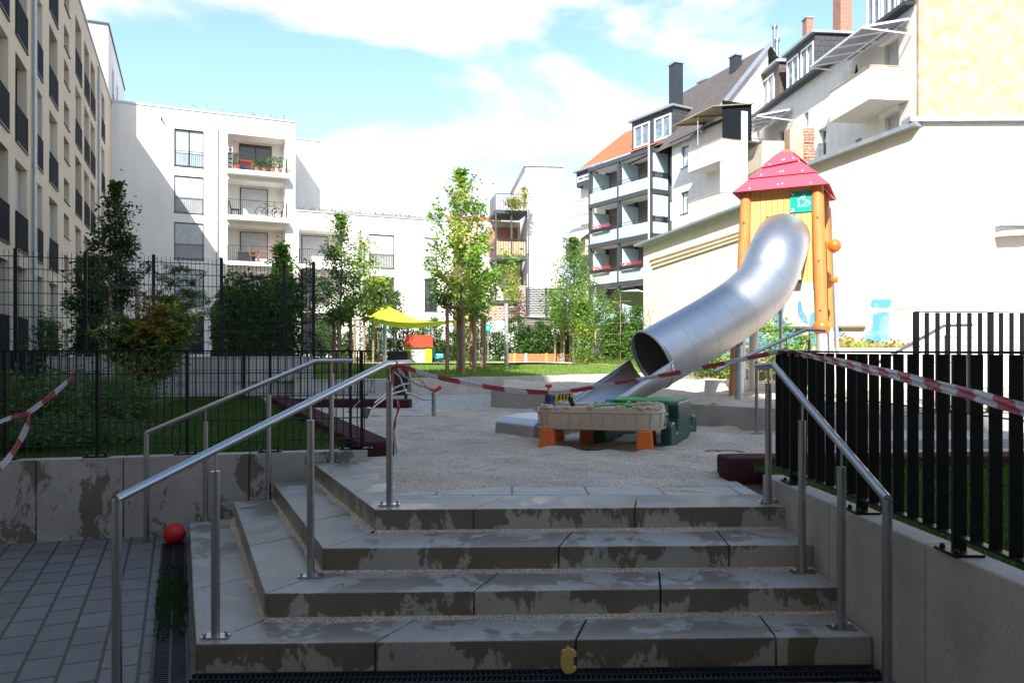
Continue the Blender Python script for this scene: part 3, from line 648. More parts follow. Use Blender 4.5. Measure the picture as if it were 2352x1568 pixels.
A_ = Vector(fa)+fn; B_ = Vector(lw(1))+fn
FF = Fac(A_, fd); hzl = [.87,1.08,1.31,1.54]
meshfence('wire_fence', 'low black wire fence on the near left retaining wall, tape tied to it', tuple(A_), tuple(B_), .80, 1.757, .07, hzl, [FF.x(p) for p in (-200,10,222,430,620,805,831)], zbase=.755, rv=.0055, rh=.006, pr=.014)
B2 = B_ + RBD*8.9
meshfence('wire_fence', 'black wire fence across the back of the shaded lawn, ending by the black bin', (-10.5,15.0), (-3.0,16.75), .80, 1.757, .07, [.86,1.1,1.35,1.6], [.6,2.8,5.0,7.4], zbase=.70, rv=.006, rh=.006, pr=.022)
# wall with the tall fence
TF = Fac((-6.85,18.0), (.917,.4))
tfa = TF.w(-6.5,0,0); tfb = TF.w(2.15,0,0)
wallrun('retaining_wall', 'pale concrete wall beneath the tall wire fence at the back of the shaded lawn', [(tfa.x,tfa.y),(tfb.x,tfb.y)], .55, 1.62, .2, M['conc'], joints=[1.9,3.6,5.3,7.0])
pos = [TF.x(p)+6.5 for p in (28,190,348,505,650,718)]
meshfence('tall_wire_fence', 'tall dark wire fence standing on the pale wall, facing the shaded lawn', (tfa.x,tfa.y+.1), (tfb.x,tfb.y+.1), 1.66, 3.92, .09, [1.70+.26*k for k in range(9)], pos, rv=.005, rh=.010, toprail=False, pr=.036, zbase=1.62)
sd = Vector((-.40,.917)); q = Vector((tfb.x,tfb.y+.1))
meshfence('tall_wire_fence', 'tall dark wire fence running away from the corner beside the dense hedge', tuple(q), tuple(q+sd*12), 1.30, 3.92, .12, [1.70+.26*k for k in range(9)], [0.05,1.9,3.8,5.7,7.6,9.5,11.4], rv=.005, rh=.008, toprail=False, pr=.035, zbase=1.25)
struct(MB().prism([(-30,18),(tfa.x,tfa.y+.2),(tfb.x,tfb.y+.2),(q.x+sd.x*14,q.y+sd.y*14),(-30,40)], .5, 1.5), 'garden_ground', M['grass'])
# dark privacy screen at far left
sr = thing('privacy_screen', 'black opaque screen behind the near fence at the left edge', 'screen', (-9.3,9.0,.6))
MB().obox((-9.3,8.6,1.23),(-9.9,16.3,1.23),.04,1.06).build('screen_cloth', M['infill'], sr)
for y in (8.7,11.2,13.7,16.2): MB().cyl((-9.3-.078*(y-8.6)+.04,y),.6,1.78,.025,8).build('post', M['black'], sr)
# ---------------------------------------------------------------- windows, balconies (built in a facade's own axes)
def window(root, r, depth, kind='glass', rail=False, sill=True, mull=True, fm=None, split=.42, name='window'):
    a,b,c,d = r; fm = fm or M['dark']; y = depth-.06; t = .055
    fr = MB(); fr.box(a,a+t,y,y+.06,c,d); fr.box(b-t,b,y,y+.06,c,d); fr.box(a+t,b-t,y,y+.06,d-t,d); fr.box(a+t,b-t,y,y+.06,c,c+t)
    if mull: m = (a+b)/2; fr.box(m-t*.6,m+t*.6,y-.005,y+.055,c+t,d-t)
    w_ = fr.build(name, fm, root)
    gl = MB().box(a+t*.5,b-t*.5,y+.03,y+.045,c+t*.5,d-t*.5).build('pane', M['curtain'] if kind == 'curtain' else M['glass'], w_)
    if kind == 'shutter' or kind == 'half':
        zb = c+.02 if kind == 'shutter' else d-(d-c)*split
        MB().box(a+.06,b-.06,y-.04,y-.02,zb,d-.06).build('shutter', M['shutter'], w_)
    if rail == 'infill':
        MB().box(a-.02,b+.02,-.03,-.015,c-.02,c+1.0).build('railing', M['infill'], w_)
    elif rail:
        mb = MB(); mb.box(a,b,.03,.055,c+.93,c+.96); mb.box(a,b,.03,.055,c+.05,c+.075); n = int((b-a)/.11)
        for i in range(n+1): x = a+(b-a)*i/n; mb.box(x-.009,x+.009,.034,.05,c+.075,c+.93)
        mb.build('railing', M['dark'], w_)
    if sill: MB().box(a-.03,b+.03,-.05,.06,c-.035,c-.003).build('sill', M['dark'], w_)
    return w_
def downpipe(root, x, z0, z1, r=.05, y=-.08, m='zinc'):
    mb = MB().cyl((x,y), z0, z1, r, 10)
    for z in np.arange(z0+1.5, z1, 2.6): mb.cyl((x,y), z, z+.07, r*1.25, 10)
    return mb.build('downpipe', M[m], root, smooth=True)
# ---------------------------------------------------------------- left block of flats (shaded side, cream)
LB = Fac((0,0), (-.42,1)); C0 = Vector((-23.95,45.9)); ld = LB.d.xy; lo = C0 - ld*88
LB = Fac(lo, ld); LBL = 88.0
lb = LB.root('apartment_block', 'long cream rendered block of flats on the left with rows of tall dark windows', 'apartment block')
ops = []; wins = []; FL = [1.65,4.5,7.38,10.25,13.12]
cols = [(35,62,2),(79,97,2),(113,132,2),(173,187,2),(193.5,205,2),(208,218,2),(233,240,2)]
cx = [(LB.x(a),LB.x(b)) for a,b,_ in cols]
x1_ = LB.x(19); cx += [(x1_-1.5,x1_),(x1_-4.6,x1_-3.1),(x1_-7.9,x1_-6.4),(x1_-11.5,x1_-10)]
rs = random.Random(12)
for k,(a,b) in enumerate(cx):
    for j,f in enumerate(FL):
        r = (a,b,f+.02,f+2.42); ops.append(r)
        wins.append((r, rs.choice(['glass','glass','half','shutter','half']) if (k,j) not in ((0,2),(0,3),(0,4),(2,4),(2,3)) else 'glass'))
sa, sb = LB.x(147), LB.x(147)+1.35
small = []
for f in FL:
    for z0,z1 in ((f+.0,f+.85),(f+1.55,f+2.4)): small.append((sa,sb,z0,z1))
ops += small
XT = LBL - 48.0
HL, HT = 16.5, 20.6  # unseen near stretch made taller to throw shade over the foreground
mb = MB().panel(XT, LBL, 0, HL, [o for o in ops if o[0] > XT], .32); mb.panel(-2, XT, 0, HT, [o for o in ops if o[0] < XT], .32)
mb.box(XT, LBL, .5, 13, HL-.3, HL).box(-2, XT, .5, 13, HT-.3, HT)
mb.add([(XT,0,HL),(XT,13,HL),(XT,13,HT),(XT,0,HT)],[(0,1,2,3)]); mb.add([(-2,0,0),(-2,13,0),(-2,13,HT),(-2,0,HT)],[(3,2,1,0)])
mb.add([(-2,13,0),(LBL,13,0),(LBL,13,HL),(-2,13,HL)],[(3,2,1,0)])
mb.add([(-2,.5,0),(LBL,.5,0),(LBL,.5,HL),(-2,.5,HL)],[(3,2,1,0)])
mb.build('wall', M['cream'], lb)
MB().box(XT,LBL,-.06,.35,HL,HL+.12).build('roof_edge', M['zinc'], lb)
for r,k in wins: window(lb, r, .30, k, 'infill', split=rs.uniform(.42,.62), mull=False)
for r in small: window(lb, r, .30, 'glass', False, mull=False)
for px in (73,224): downpipe(lb, LB.x(px), .5, 16.2 if px > 100 else 16.2, .06)
LT = Fac(LB.w(LBL-2.0,0,0), LB.d)
lt = thing('apartment_block', 'higher pale block rising behind the end of the long cream block', 'apartment block', (LT.o.x,LT.o.y,0), None, LT.rz)
# unseen block added behind the camera to shade the stairs and foreground
RW = Fac((16,-5.2),(-1,0)); rwt = RW.root('added_shade_block', 'unseen block added behind the viewer to shade the foreground', 'unseen shade block')
ro_ = [(x,x+1.4,z,z+2.3) for x in (1.5,4.5,7.5,10.5,13.5) for z in (1.2,4.2,7.2)]
mb = MB().panel(0,17.3,0,12.6,ro_,.25); mb.add([(0,0,12.6),(17.3,0,12.6),(17.3,9,12.6),(0,9,12.6)],[(0,1,2,3)]); mb.add([(0,0,0),(0,9,0),(0,9,12.6),(0,0,12.6)],[(3,2,1,0)]); mb.add([(0,9,0),(17.3,9,0),(17.3,9,12.6),(0,9,12.6)],[(3,2,1,0)])
mb.build('wall', M['tan'], rwt)
for r in ro_: window(rwt, r, .24, 'glass', False, mull=False)
ops2 = [(2.6,3.7,17.2,18.9),(5.6,6.8,17.0,18.9)]
mb = MB().panel(0, 12, 15, 20.4, ops2, .3); mb.add([(0,0,15),(0,11,15),(0,11,20.4),(0,0,20.4)],[(3,2,1,0)]); mb.add([(0,0,20.4),(12,0,20.4),(12,11,20.4),(0,11,20.4)],[(0,1,2,3)])
mb.build('wall', M['white'], lt)
fr = MB().box(-.06,12,-.07,.2,20.4,20.52).box(-.08,.1,-.07,11,20.395,20.515).build('roof_edge', M['dark'], lt)
for r in ops2: window(lt, r, .28, 'glass', False)
# ---------------------------------------------------------------- white block of flats across the end
U = Vector((.917,.4)); WBF = Fac((C0.x,C0.y), U)
WB_ = WBF.root('apartment_building', 'white block of flats across the far end with loggias and stepped roof', 'apartment building')
F = WBF; Z = [1.6,4.52,7.40,10.28,13.16]; wa = (F.x(400),F.x(468)); lg = (F.x(523),F.x(656)); lg2 = (10.9,13.8); wc = (F.x(847),F.x(906)); wd_ = (F.x(975),F.x(1005))
TR = F.x(678); TW = F.x(1041); HTOP = 16.62; HW = 10.86
opsw = []; wl = []
for j,z in enumerate(Z):
    r = (*wa, z, z+2.28); opsw.append(r); wl.append((r, ['glass','shutter','shutter','shutter','curtain'][j], True))
    if j: opsw.append((*lg, z, z+2.32, 1.6))
low = []
for j,z in enumerate(Z[:3]):
    for k,q in enumerate((wc,wd_)):
        r = (*q, z, z+2.28); low.append(r); wl.append((r, [['curtain','glass','shutter'],['curtain','glass','shutter']][k][j], True))
    if j: low.append((*lg2, z, z+2.3, 1.6))
wl.append(((lg[0]+.2,lg[0]+2.6,1.6,3.9),'glass',False)); opsw.append((lg[0]+.2,lg[0]+2.6,1.6,3.9))
wl.append(((lg2[0]+.2,lg2[0]+2.2,1.6,3.9),'glass',False)); low.append((lg2[0]+.2,lg2[0]+2.2,1.6,3.9))
mb = MB().panel(0, TR, 0, HTOP, opsw, .22).panel(TR, TW, 0, HW, low, .22)
mb.add([(TR,0,HW-2),(TR,4.2,HW-2),(TR,4.2,HTOP),(TR,0,HTOP)],[(0,1,2,3)])
mb.add([(0,0,HTOP),(TR,0,HTOP),(TR,4.2,HTOP),(0,4.2,HTOP)],[(0,1,2,3)])
mb.add([(0,4.2,HTOP),(TR,4.2,HTOP),(TR,12,HTOP),(0,12,HTOP)],[(0,1,2,3)])
XS = TR+2.3
mb.add([(TR,4.2,HW-1),(XS,4.2,HW-1),(XS,4.2,HTOP+.05),(TR,4.2,HTOP+.05)],[(0,1,2,3)]); mb.add([(XS,4.2,HW-1),(XS,12,HW-1),(XS,12,HTOP+.05),(XS,4.2,HTOP+.05)],[(0,1,2,3)])
mb.add([(TR,4.2,HTOP+.05),(XS,4.2,HTOP+.05),(XS,12,HTOP+.05),(TR,12,HTOP+.05)],[(0,1,2,3)])
mb.add([(TW,0,0),(TW,9,0),(TW,9,HW),(TW,0,HW)],[(0,1,2,3)]); mb.add([(TR,.3,HW-.4),(TW,.3,HW-.4),(TW,9,HW-.4),(TR,9,HW-.4)],[(0,1,2,3)])
mb.build('wall', M['white'], WB_)
MB().box(-.02,TR+.04,-.05,.32,HTOP,HTOP+.14).build('roof_edge', M['zinc'], WB_)
MB().box(TR+.04,XS+.04,4.15,4.4,HTOP+.05,HTOP+.15).build('roof_edge', M['zinc'], WB_)
MB().box(TR+.01,TW+.05,-.05,.32,HW,HW+.13).build('roof_edge', M['zinc'], WB_)
for r,k,rl_ in wl: window(WB_, r, .2, k, rl_)
downpipe(WB_, F.x(499), .5, 15.7); downpipe(WB_, F.x(825), .5, 10)
MB().tube([(F.x(373)-.05,.05,15.9),(F.x(373)-.05,-.3,15.9)],.06,8).tube([(F.x(1003),.05,9.9),(F.x(1003),-.3,9.9)],.05,8).build('spout', M['dark'], WB_)
def balcony(root, x0, x1, z, out, back, doorx, dkind, railh=.95):
    s = MB().box(x0-.08,x1+.08,-out,-.005,z-.3,z-.02).box(x0+.004,x1-.004,-.005,back,z-.3,z+.004).build('balcony', M['white'], root, bevel=.01)
    mb = MB(); y = -out+.05; n = int((x1-x0)/.12)
    for i in range(n+1): x = x0+(x1-x0)*i/n; mb.box(x-.008,x+.008,y-.008,y+.008,z-.05,z+railh)
    for x in (x0-.02,x1+.02):
        for k in range(int(out/.12)+1): yy = y+.12*k; mb.box(x-.008,x+.008,yy-.008,yy+.008,z-.05,z+railh)
        mb.box(x-.012,x+.012,y,-.01,z+railh,z+railh+.025)
    mb.box(x0-.03,x1+.03,y-.012,y+.012,z+railh,z+railh+.025)
    mb.build('railing', M['dark'], s)
    d0,d1 = doorx; wy = MB()
    window(root, (d0,d1,z+.04,z+2.15), back, dkind, False, sill=False, name='balcony_door')
    return s
for j,z in enumerate(Z[1:]):
    balcony(WB_, lg[0], lg[1], z, .62, 1.6, (lg[0]+.85,lg[1]-.95) if j < 3 else (lg[0]+.8,lg[1]-.7), 'shutter' if j < 3 else 'glass')
for z in Z[1:3]: balcony(WB_, lg2[0], lg2[1], z, .62, 1.6, (lg2[0]+.4,lg2[0]+2.2), 'shutter')
# weeds on the flat roofs
def weeds(name, label, frame, xr, yr, z, n, h, ms, seed):
    rs = random.Random(seed); mb = MB()
    for _ in range(n):
        x = rs.uniform(*xr); y = rs.uniform(*yr); p = frame.w(x,y,z); hh = h*rs.uniform(.3,1); dx = rs.uniform(-.1,.1)*h*2; mb.mi = rs.randrange(len(ms))
        mb.add([p+Vector((-.012,0,0)),p+Vector((.012,0,0)),p+Vector((dx,rs.uniform(-.1,.1),hh))],[(0,1,2)])
        for _ in range(3):
            t = rs.uniform(.4,1); q = p+Vector((dx*t,0,hh*t)); s=.03; a=rs.random()*6; mb.add([q+Vector((-s,0,0)),q+Vector((0,s,-s)),q+Vector((s,0,s*.6)),q+Vector((0,0,s*1.4))],[(0,1,2,3)])
    o = mb.build(name, ms); return tag(o, label, 'plants', kind='stuff')
weeds('roof_plants', 'thin weeds growing on the high flat roof of the white building', WBF, (TR-7.5,TR-.3), (.6,2.5), HTOP+.05, 200, .7, [M['drygrass'],M['leaf_hedge']], 3)
weeds('roof_plants', 'dry reddish plants growing on the lower flat roof of the white building', WBF, (TR+.2,TW-.4), (.4,3.5), HW-.02, 1900, .5, [M['drygrass'],M['leaf_rust'],M['leaf_hedge']], 5)
# ---------------------------------------------------------------- right-hand row of old houses
def wwin(root, r, depth=.18, kind='glass', name='window'): return window(root, r, depth, kind, False, fm=M['whitepl'], sill=False, name=name)
def dormer(root, x0, x1, z0, z1, y0, y1, nwin, cm, side=True):
    "flat-roofed dormer: box on the roof slope with windows in front"
    ww = (x1-x0)/nwin; hw_ = min(ww*.36, .7); rr = [(x0+ww*(i+.5)-hw_, x0+ww*(i+.5)+hw_, z0+.45, z1-.45) for i in range(nwin)]
    mb = MB(); mb.panel(x0,x1,z0,z1,rr,.1,y0)
    mb.add([(x0,y0,z0),(x0,y1,z0),(x0,y1,z1),(x0,y0,z1)],[(3,2,1,0)]); mb.add([(x1,y0,z0),(x1,y1,z0),(x1,y1,z1),(x1,y0,z1)],[(0,1,2,3)])
    d = mb.build('dormer', cm, root)
    rf = MB().box(x0-.15,x1+.15,y0-.25,y1,z1,z1+.14).build('dormer_roof', M['zinc'], d)
    for a,b,c,e in rr:
        wv = MB(); t=.08; y=y0-.02
        wv.box(a-.1,a,y-.03,y+.05,c-.1,e+.1).box(b,b+.1,y-.03,y+.05,c-.1,e+.1).box(a,b,y-.03,y+.05,e,e+.1).box(a,b,y-.03,y+.05,c-.1,c).box((a+b)/2-.04,(a+b)/2+.04,y-.02,y+.05,c,e)
        wf = wv.build('window', M['whitepl'], d)
        sp = MB().box(a,b,y+.04,y+.055,c,e).build('pane', M['dusk'], root)
    return d
def slab_balcony(root, x0, x1, z, out, ph, m, th=.22, name='balcony'):
    "masonry balcony projecting from the facade, parapet height ph above slab underside z"
    mb = MB().box(x0,x1,-out,-.004,z,z+th)
    mb.box(x0,x1,-out,-out+.12,z+th,z+ph).box(x0,x0+.12,-out+.12,-.004,z+th,z+ph).box(x1-.12,x1,-out+.12,-.004,z+th,z+ph)
    b = mb.build(name, m, root)
    MB().box(x0-.03,x1+.03,-out-.03,-out+.15,z+ph,z+ph+.04).box(x1-.15,x1+.03,-out+.15,0,z+ph+.001,z+ph+.041).build('parapet_cap', M['ochre'] if m is M['house'] else M['zinc'], b)
    return b
def chimney(root, c, w_, d_, z0, z1, m, cap='zinc'):
    ch = MB().box(c[0]-w_/2,c[0]+w_/2,c[1]-d_/2,c[1]+d_/2,z0,z1).build('chimney', m, root)
    MB().box(c[0]-w_/2-.06,c[0]+w_/2+.06,c[1]-d_/2-.06,c[1]+d_/2+.06,z1,z1+.1).build('chimney_cap', M[cap], ch); return ch
M['dusk'] = mat('dusky_glass', (.16,.21,.25), .08, 0, var=.5, vscale=2.5, spec=.9); M['slatwood'] = mat('pale_slats', (.40,.31,.21), .8, var=.2, vscale=6, stretch=(9,9,.4))
# --- house with glazed steel balconies
G = Fac((5.48,54.6),(8.78-5.48,49-54.6)); GX = G.x(1492)
gr = G.root('balcony_house', 'grey brick house with a dark steel tower of glazed balconies and orange tiled roof', 'house')
GZ = [.9,3.55,6.4,9.28,12.12]; GT = 14.75
rg = []
for z in GZ:
    for b in range(2):
        x0 = GX*b/2; rg.append((x0+GX*.25,x0+GX*.25+.9,z+.05,z+2.2)); rg.append((x0+GX*.25+1.15,x0+GX*.25+2.1,z+.9,z+2.2)) if b else None
mb = MB().panel(-.1,GX+.3,0,15.2,rg,.15,1.7); mb.add([(GX+.3,1.7,0),(GX+.3,8,0),(GX+.3,8,15),(GX+.3,1.7,15)],[(0,1,2,3)])
mb.build('wall', M['brickgrey'], gr)
for r in rg:
    o = wwin(gr, r, 1.7+.14, 'curtain')
fr = MB()
for x in (0,GX/2,GX):
    fr.box(x-.09,x+.09,0,.18,0,GT); fr.box(x-.07,x+.07,1.5,1.68,0,GT)
for z in GZ[1:]+[GT]:
    fr.box(-.09,GX+.09,-.02,.16,z-.3,z-.02); fr.box(GX-.08,GX+.1,.18,1.68,z-.3,z-.02)
fr.build('steel_frame', M['grey'], gr)
for j,z in enumerate(GZ[1:]+[GT]):
    MB().box(.1,GX-.1,.17,1.69,z-.22,z-.04).build('balcony_floor', M['white'], gr)
    if z < GT:
        for b in range(2):
            x0 = GX*b/2+.1; x1 = GX*(b+1)/2-.1
            MB().box(x0,x1,.0,.03,z-.0,z+.72).build('front_panel', M['frost'] if not(j==1 and b==0) else M['whitepl'], gr)
            MB().box(x0,x1,.03,.06,z+.98,z+1.02).box(x0,x1,.03,.06,z+.82,z+.85).box((x0+x1)/2-.02,(x0+x1)/2+.02,.03,.06,z+.7,z+1.0).build('rail', M['dark'], gr)
            MB().box(x0+.05,x0+.09,.25,1.65,z+.1,z+2.25).build('privacy_screen', M['frost'], gr)
        MB().box(GX+.02,GX+.05,.25,1.5,z,z+.72).build('side_panel', M['frost'], gr)
        MB().box(GX+.02,GX+.05,.25,1.5,z+1.12,z+2.45).build('side_screen', M['frost'], gr)
        MB().box(GX+.0,GX+.05,.2,1.5,z+.98,z+1.02).box(GX,GX+.05,.2,1.5,z+.82,z+.85).build('rail', M['dark'], gr)
# roof: clay tiles from eave to ridge, slate dormer front
mb = MB(); a0,a1 = -3.4,GX+.3
mb.add([(a0,1.3,15.35),(a1,1.3,15.35),(a1,6,18.95),(a0,6,18.95)],[(0,1,2,3)]); mb.add([(a0,6,18.95),(a1,6,18.95),(a1,10.5,15.3),(a0,10.5,15.3)],[(0,1,2,3)])
mb.build('roof', M['tile'], gr)
MB().box(a0,-.1,1.15,1.3,15.2,15.35).build('gutter', M['zinc'], gr)
mb = MB().box(-3.4,-.12,1.7,8,0,15.3).build('wall', M['warmwhite'], gr)
dormer(gr, G.x(1412), GX+.6, 15.2, 17.4, 1.5, 5.2, 2, M['slate'])
MB().add([(-.1,.2,GT+.0),(GX+.2,.2,GT+.0),(GX+.2,1.5,15.3),(-.1,1.5,15.3)],[(0,1,2,3)]).build('lean_to_roof', M['darktile'], gr)
chimney(gr, (5.3,6), .9, .6, 18.3, 20.3, M['brick']); 
MB().cyl((GX+.05,-.1),0,15.4,.06,10).build('downpipe', M['whitepl'], gr, smooth=True)
# small slate dormer and cream balconies on the left part
dormer(gr, -3.1,-1.2,14.0,15.1,1.1,3,1,M['slate'])
for z in (5.6,8.6,11.6): slab_balcony(gr, -2.9,-.3, z, -.4, 1.1, M['warmwhite'])
for k,z in enumerate((10.6,)):
    mb = MB().plate([(-4.2,-.6,z-.9),(-.3,-.6,z-.9),(-.3,1.7,z+.5),(-4.2,1.7,z+.5)],(0,0,1),.05); mb.build('awning', M['cloth'], gr)
for z in (2.6,6.8,9.8,12.8): wwin(gr, (-2.4,-1.2,z,z+1.7), 1.74, 'glass')
for j,(z,b) in enumerate(((6.4,1),(6.4,0),(9.28,0))):   # flower boxes on the rails
    x0 = GX*b/2+.6; bx = MB().box(x0,x0+1.9,-.2,0,z+.75,z+.95).build('flower_box', M['dark'], gr)
    rs = random.Random(j); f = MB()
    for _ in range(110):
        p = Vector((x0+rs.uniform(0,1.9),-.1+rs.uniform(-.18,.15),z+.95+rs.uniform(0,.22))); s=.045; f.add([p+Vector((-s,0,0)),p+Vector((0,rs.uniform(-s,s),-s)),p+Vector((s,0,0)),p+Vector((0,0,s))],[(0,1,2,3)])
    f.build('flowers', [M['redflower'],M['redflower'],M['flower']][j], bx)
# --- white end block left of it, with the steel balcony tower
K = Fac((.9,50),(2.35,.25))
kr = K.root('white_house_end', 'tall blank white house end between the trees and the glazed balconies', 'house')
MB().box(0,2.4,0,9,0,13.75).build('wall', M['white'], kr)
MB().box(-.1,2.5,-.1,9,13.75,13.95).build('roof_edge', M['zinc'], kr)
MB().box(1.5,1.9,-.04,.0,12.5,12.9).build('vent_grille', M['cream'], kr)
Q = Fac(tuple(wp(1138,700,49).xy),(2.05,.4))
qr = Q.root('steel_balcony_tower', 'dark steel balcony tower with planters beside the white house end', 'balcony')
qz = [Q.z(.5,y) for y in (690,588,484)]
for j,z in enumerate(qz):
    MB().box(-.05,2.0,-.3,2.3,z-.22,z).build('platform', M['grey'], qr)
    mb = MB()
    for i in range(13): mb.box(-.05+i*.165,-.03+i*.165,-.3,-.28,z,z+1.0)
    for k in range(12): mb.box(-.05,-.03,-.3+k*.2,-.28+k*.2,z,z+1.0)
    mb.box(-.06,2.0,-.32,-.27,z+1,z+1.04); mb.build('railing', M['dark'], qr)
    if j == 1: MB().box(-.02,2.0,-.27,-.24,z+.05,z+.9).build('wood_panel', M['slatwood'], qr)
for x in (-.02,1.0,1.95): MB().box(x-.05,x+.05,-.28,-.18,0,qz[2]).build('post', M['grey'], qr)
MB().box(-.3,2.1,2.3,6,0,qz[2]-.3).build('wall', M['warmwhite'], qr)
MB().box(-.1,1.9,2.27,2.3,qz[1]+.2,qz[1]+2.2).build('brick_infill', M['brick'], qr)
T_ = Fac(tuple(wp(1041,700,56).xy),(1,.1))
tr_ = T_.root('tan_house', 'plain tan rendered house behind the maple tree', 'house')
MB().box(0,3.4,0,8,0,T_.z(1,505)).build('wall', M['tan'], tr_)
MB().box(-.1,3.5,-.1,8,T_.z(1,505),T_.z(1,505)+.12).add([(-.5,.5,T_.z(1,505)+.15),(3.4,.5,T_.z(1,505)+.15),(3.4,5,T_.z(1,505)+1.1),(-.5,5,T_.z(1,505)+1.1)],[(0,1,2,3)]).build('roof', M['tile'], tr_)
solo(MB().tube([wp(1133,520,56),wp(1133,420,56)],.05,8).sphere(tuple(wp(1133,420,56)),.13,10,8), 'antenna_mast', M['zinc'], 'thin metal mast with a round top above the tan house', 'mast', tuple(wp(1133,520,56)))
# --- brick garden wall, dark lattice screen, board shed
B1 = Fac(tuple(wp(1118,700,43).xy),(2.2,.5))
br_ = B1.root('garden_wall', 'old garden wall, white below and bare red brick stepping up at the right', 'garden wall')
MB().box(0,B1.x(1190),0,.35,0,3.4).build('wall', M['white'], br_)
mb = MB().box(-.6,B1.x(1190),.0,.36,3.4,B1.z(.5,702)).box(B1.x(1190),B1.x(1209),-.06,.4,0,B1.z(1.5,656)); mb.build('brick_top', M['brickold'], br_)
L1 = Fac(tuple(wp(1209,700,42.5).xy),(2.5,.3)); z0,z1 = L1.z(0,724),L1.z(0,660)
lr = L1.root('lattice_screen', 'dark woven lattice screen above the grey board shed', 'screen')
mb = MB(); n=16
for i in range(n):
    z = z0+(z1-z0)*i/n
    for k in range(14): mb.box(k*.16,(k+1)*.16,(.03 if (i+k)%2 else -.03),(.05 if (i+k)%2 else -.01),z+.01,z+(z1-z0)/n-.01)
mb.build('woven_slats', M['slate'], lr)
for x in (0,1.1,2.2): MB().box(x-.04,x+.04,-.06,.06,z0-1,z1).build('post', M['dark'], lr)
S1 = Fac(tuple(wp(1192,760,41).xy),(3.4,.1)); 
sr_ = S1.root('board_shed', 'grey weathered board shed behind the white canopy', 'shed')
MB().box(0,S1.x(1322),0,2.4,0,S1.z(1,727)).build('wall', M['shed'], sr_)
MB().add([(-.1,-.1,S1.z(1,727)+.002),(S1.x(1322)+.1,-.1,S1.z(1,727)-.25),(S1.x(1322)+.1,2.5,S1.z(1,727)-.25),(-.1,2.5,S1.z(1,727)+.002)],[(0,1,2,3)]).build('roof', M['slate'], sr_)
c_ = wp(1268,772,37)
gz_ = thing('party_canopy', 'white cloth canopy tent in front of the grey board shed', 'canopy', (c_.x,37,1.3))
mb = MB(); hw=.95
tp = (c_.x,37,c_.z+.5); cs = [(c_.x-hw,36,c_.z),(c_.x+hw,36,c_.z),(c_.x+hw,38,c_.z),(c_.x-hw,38,c_.z)]
mb.add([tp]+cs,[(0,1,2),(0,2,3),(0,3,4),(0,4,1)]); mb.build('cloth', M['cloth'], gz_)
for a in cs: MB().cyl(a[:2],1.2,a[2],.03,8).build('leg', M['dark'], gz_)
# --- white house with dark tiled roof
H2 = Fac((10,48),(2.4,-6.2)); h2 = H2.root('white_house', 'white rendered house with small windows, dark tiled roof and tall dark chimneys', 'house')
e2 = 14.75; h2w = [H2.rect(1563,1582,332,384), H2.rect(1563,1582,437,490), H2.rect(1592,1606,340,384)]
h2w = [H2.rect(1564,1582,335,384), H2.rect(1563,1581,440,490), H2.rect(1563,1580,540,590)]
L2 = 6.8
mb = MB().panel(0,L2,0,e2,h2w,.25); mb.add([(0,0,0),(0,8,0),(0,8,e2),(0,0,e2)],[(3,2,1,0)]); mb.add([(L2,0,0),(L2,.4,0),(L2,.4,e2),(L2,0,e2)],[(0,1,2,3)]); mb.add([(0,0,e2),(L2,0,e2),(L2,.4,e2),(0,.4,e2)],[(0,1,2,3)])
mb.add([(3.3,.05,e2-.5),(3.3,4.66,e2-.5),(3.3,4.66,20.3),(3.3,.05,e2+.1)],[(0,1,2,3)])
mb.build('wall', M['house'], h2)
for r in h2w: window(h2, r, .22, 'curtain', False, mull=False)
MB().add([(-6.5,-.35,14.4),(3.5,-.35,14.4),(3.5,4.66,20.25),(-6.5,4.66,20.25),(-6.5,9.6,14.4),(3.5,9.6,14.4)],[(0,1,2,3),(3,2,5,4)]).build('roof', M['darktile'], h2)
MB().obox((3.55,-.35,14.45),(3.55,4.66,20.3),.16,.2).build('verge', M['zinc'], h2)
MB().box(-.05,L2,-.14,.0,e2-.14,e2).build('gutter', M['dark'], h2)
def chim_at(root, Fr, px0, px1, top, bot, y, m, d_=.7):
    # place on the line at depth y behind the facade
    F2 = Fac(tuple(Fr.w(0,y,0).xy), tuple(Fr.d.xy)); x = F2.x((px0+px1)/2); Yd = F2.Y(x)
    w_ = (px1-px0)/FPX*Yd*.75; return chimney(root, (x,y), w_, w_*.8, F2.z(x,bot), F2.z(x,top), m)
chim_at(h2, H2, 1535,1570,150,300,1.6,M['chim']); chim_at(h2, H2, 1675,1704,132,215,4.0,M['chim'])
for k,z in enumerate((3.3,6.2,9.1,12.0)):
    slab_balcony(h2, 3.6, 6.7, z, 1.25, 1.15, M['house'])
    MB().box(6.58,6.7,-1.24,-.01,z+1.2,z+2.85).build('side_wall', M['house'], h2) if k < 3 else None
wr = (4.6,5.6,12.3,14.4)
MB().plate([(3.0,-1.9,14.75),(6.9,-1.9,14.75),(6.9,.8,15.2),(3.0,.8,15.2)],(0,0,1),.05).build('corrugated_awning', M['awn'], h2)
for x in (3.3,5.0,6.7): MB().obox((x,-1.85,14.7),(x,.7,15.12),.05,.08).build('rafter', M['stake'], h2)
MB().cyl((5.2,-1.7),13.1,14.75,.025,8).build('awning_post', M['zinc'], h2)
MB().box(6.72,6.76,-1.2,.7,13.2,15.2).build('dark_tarp', M['infill'], h2)
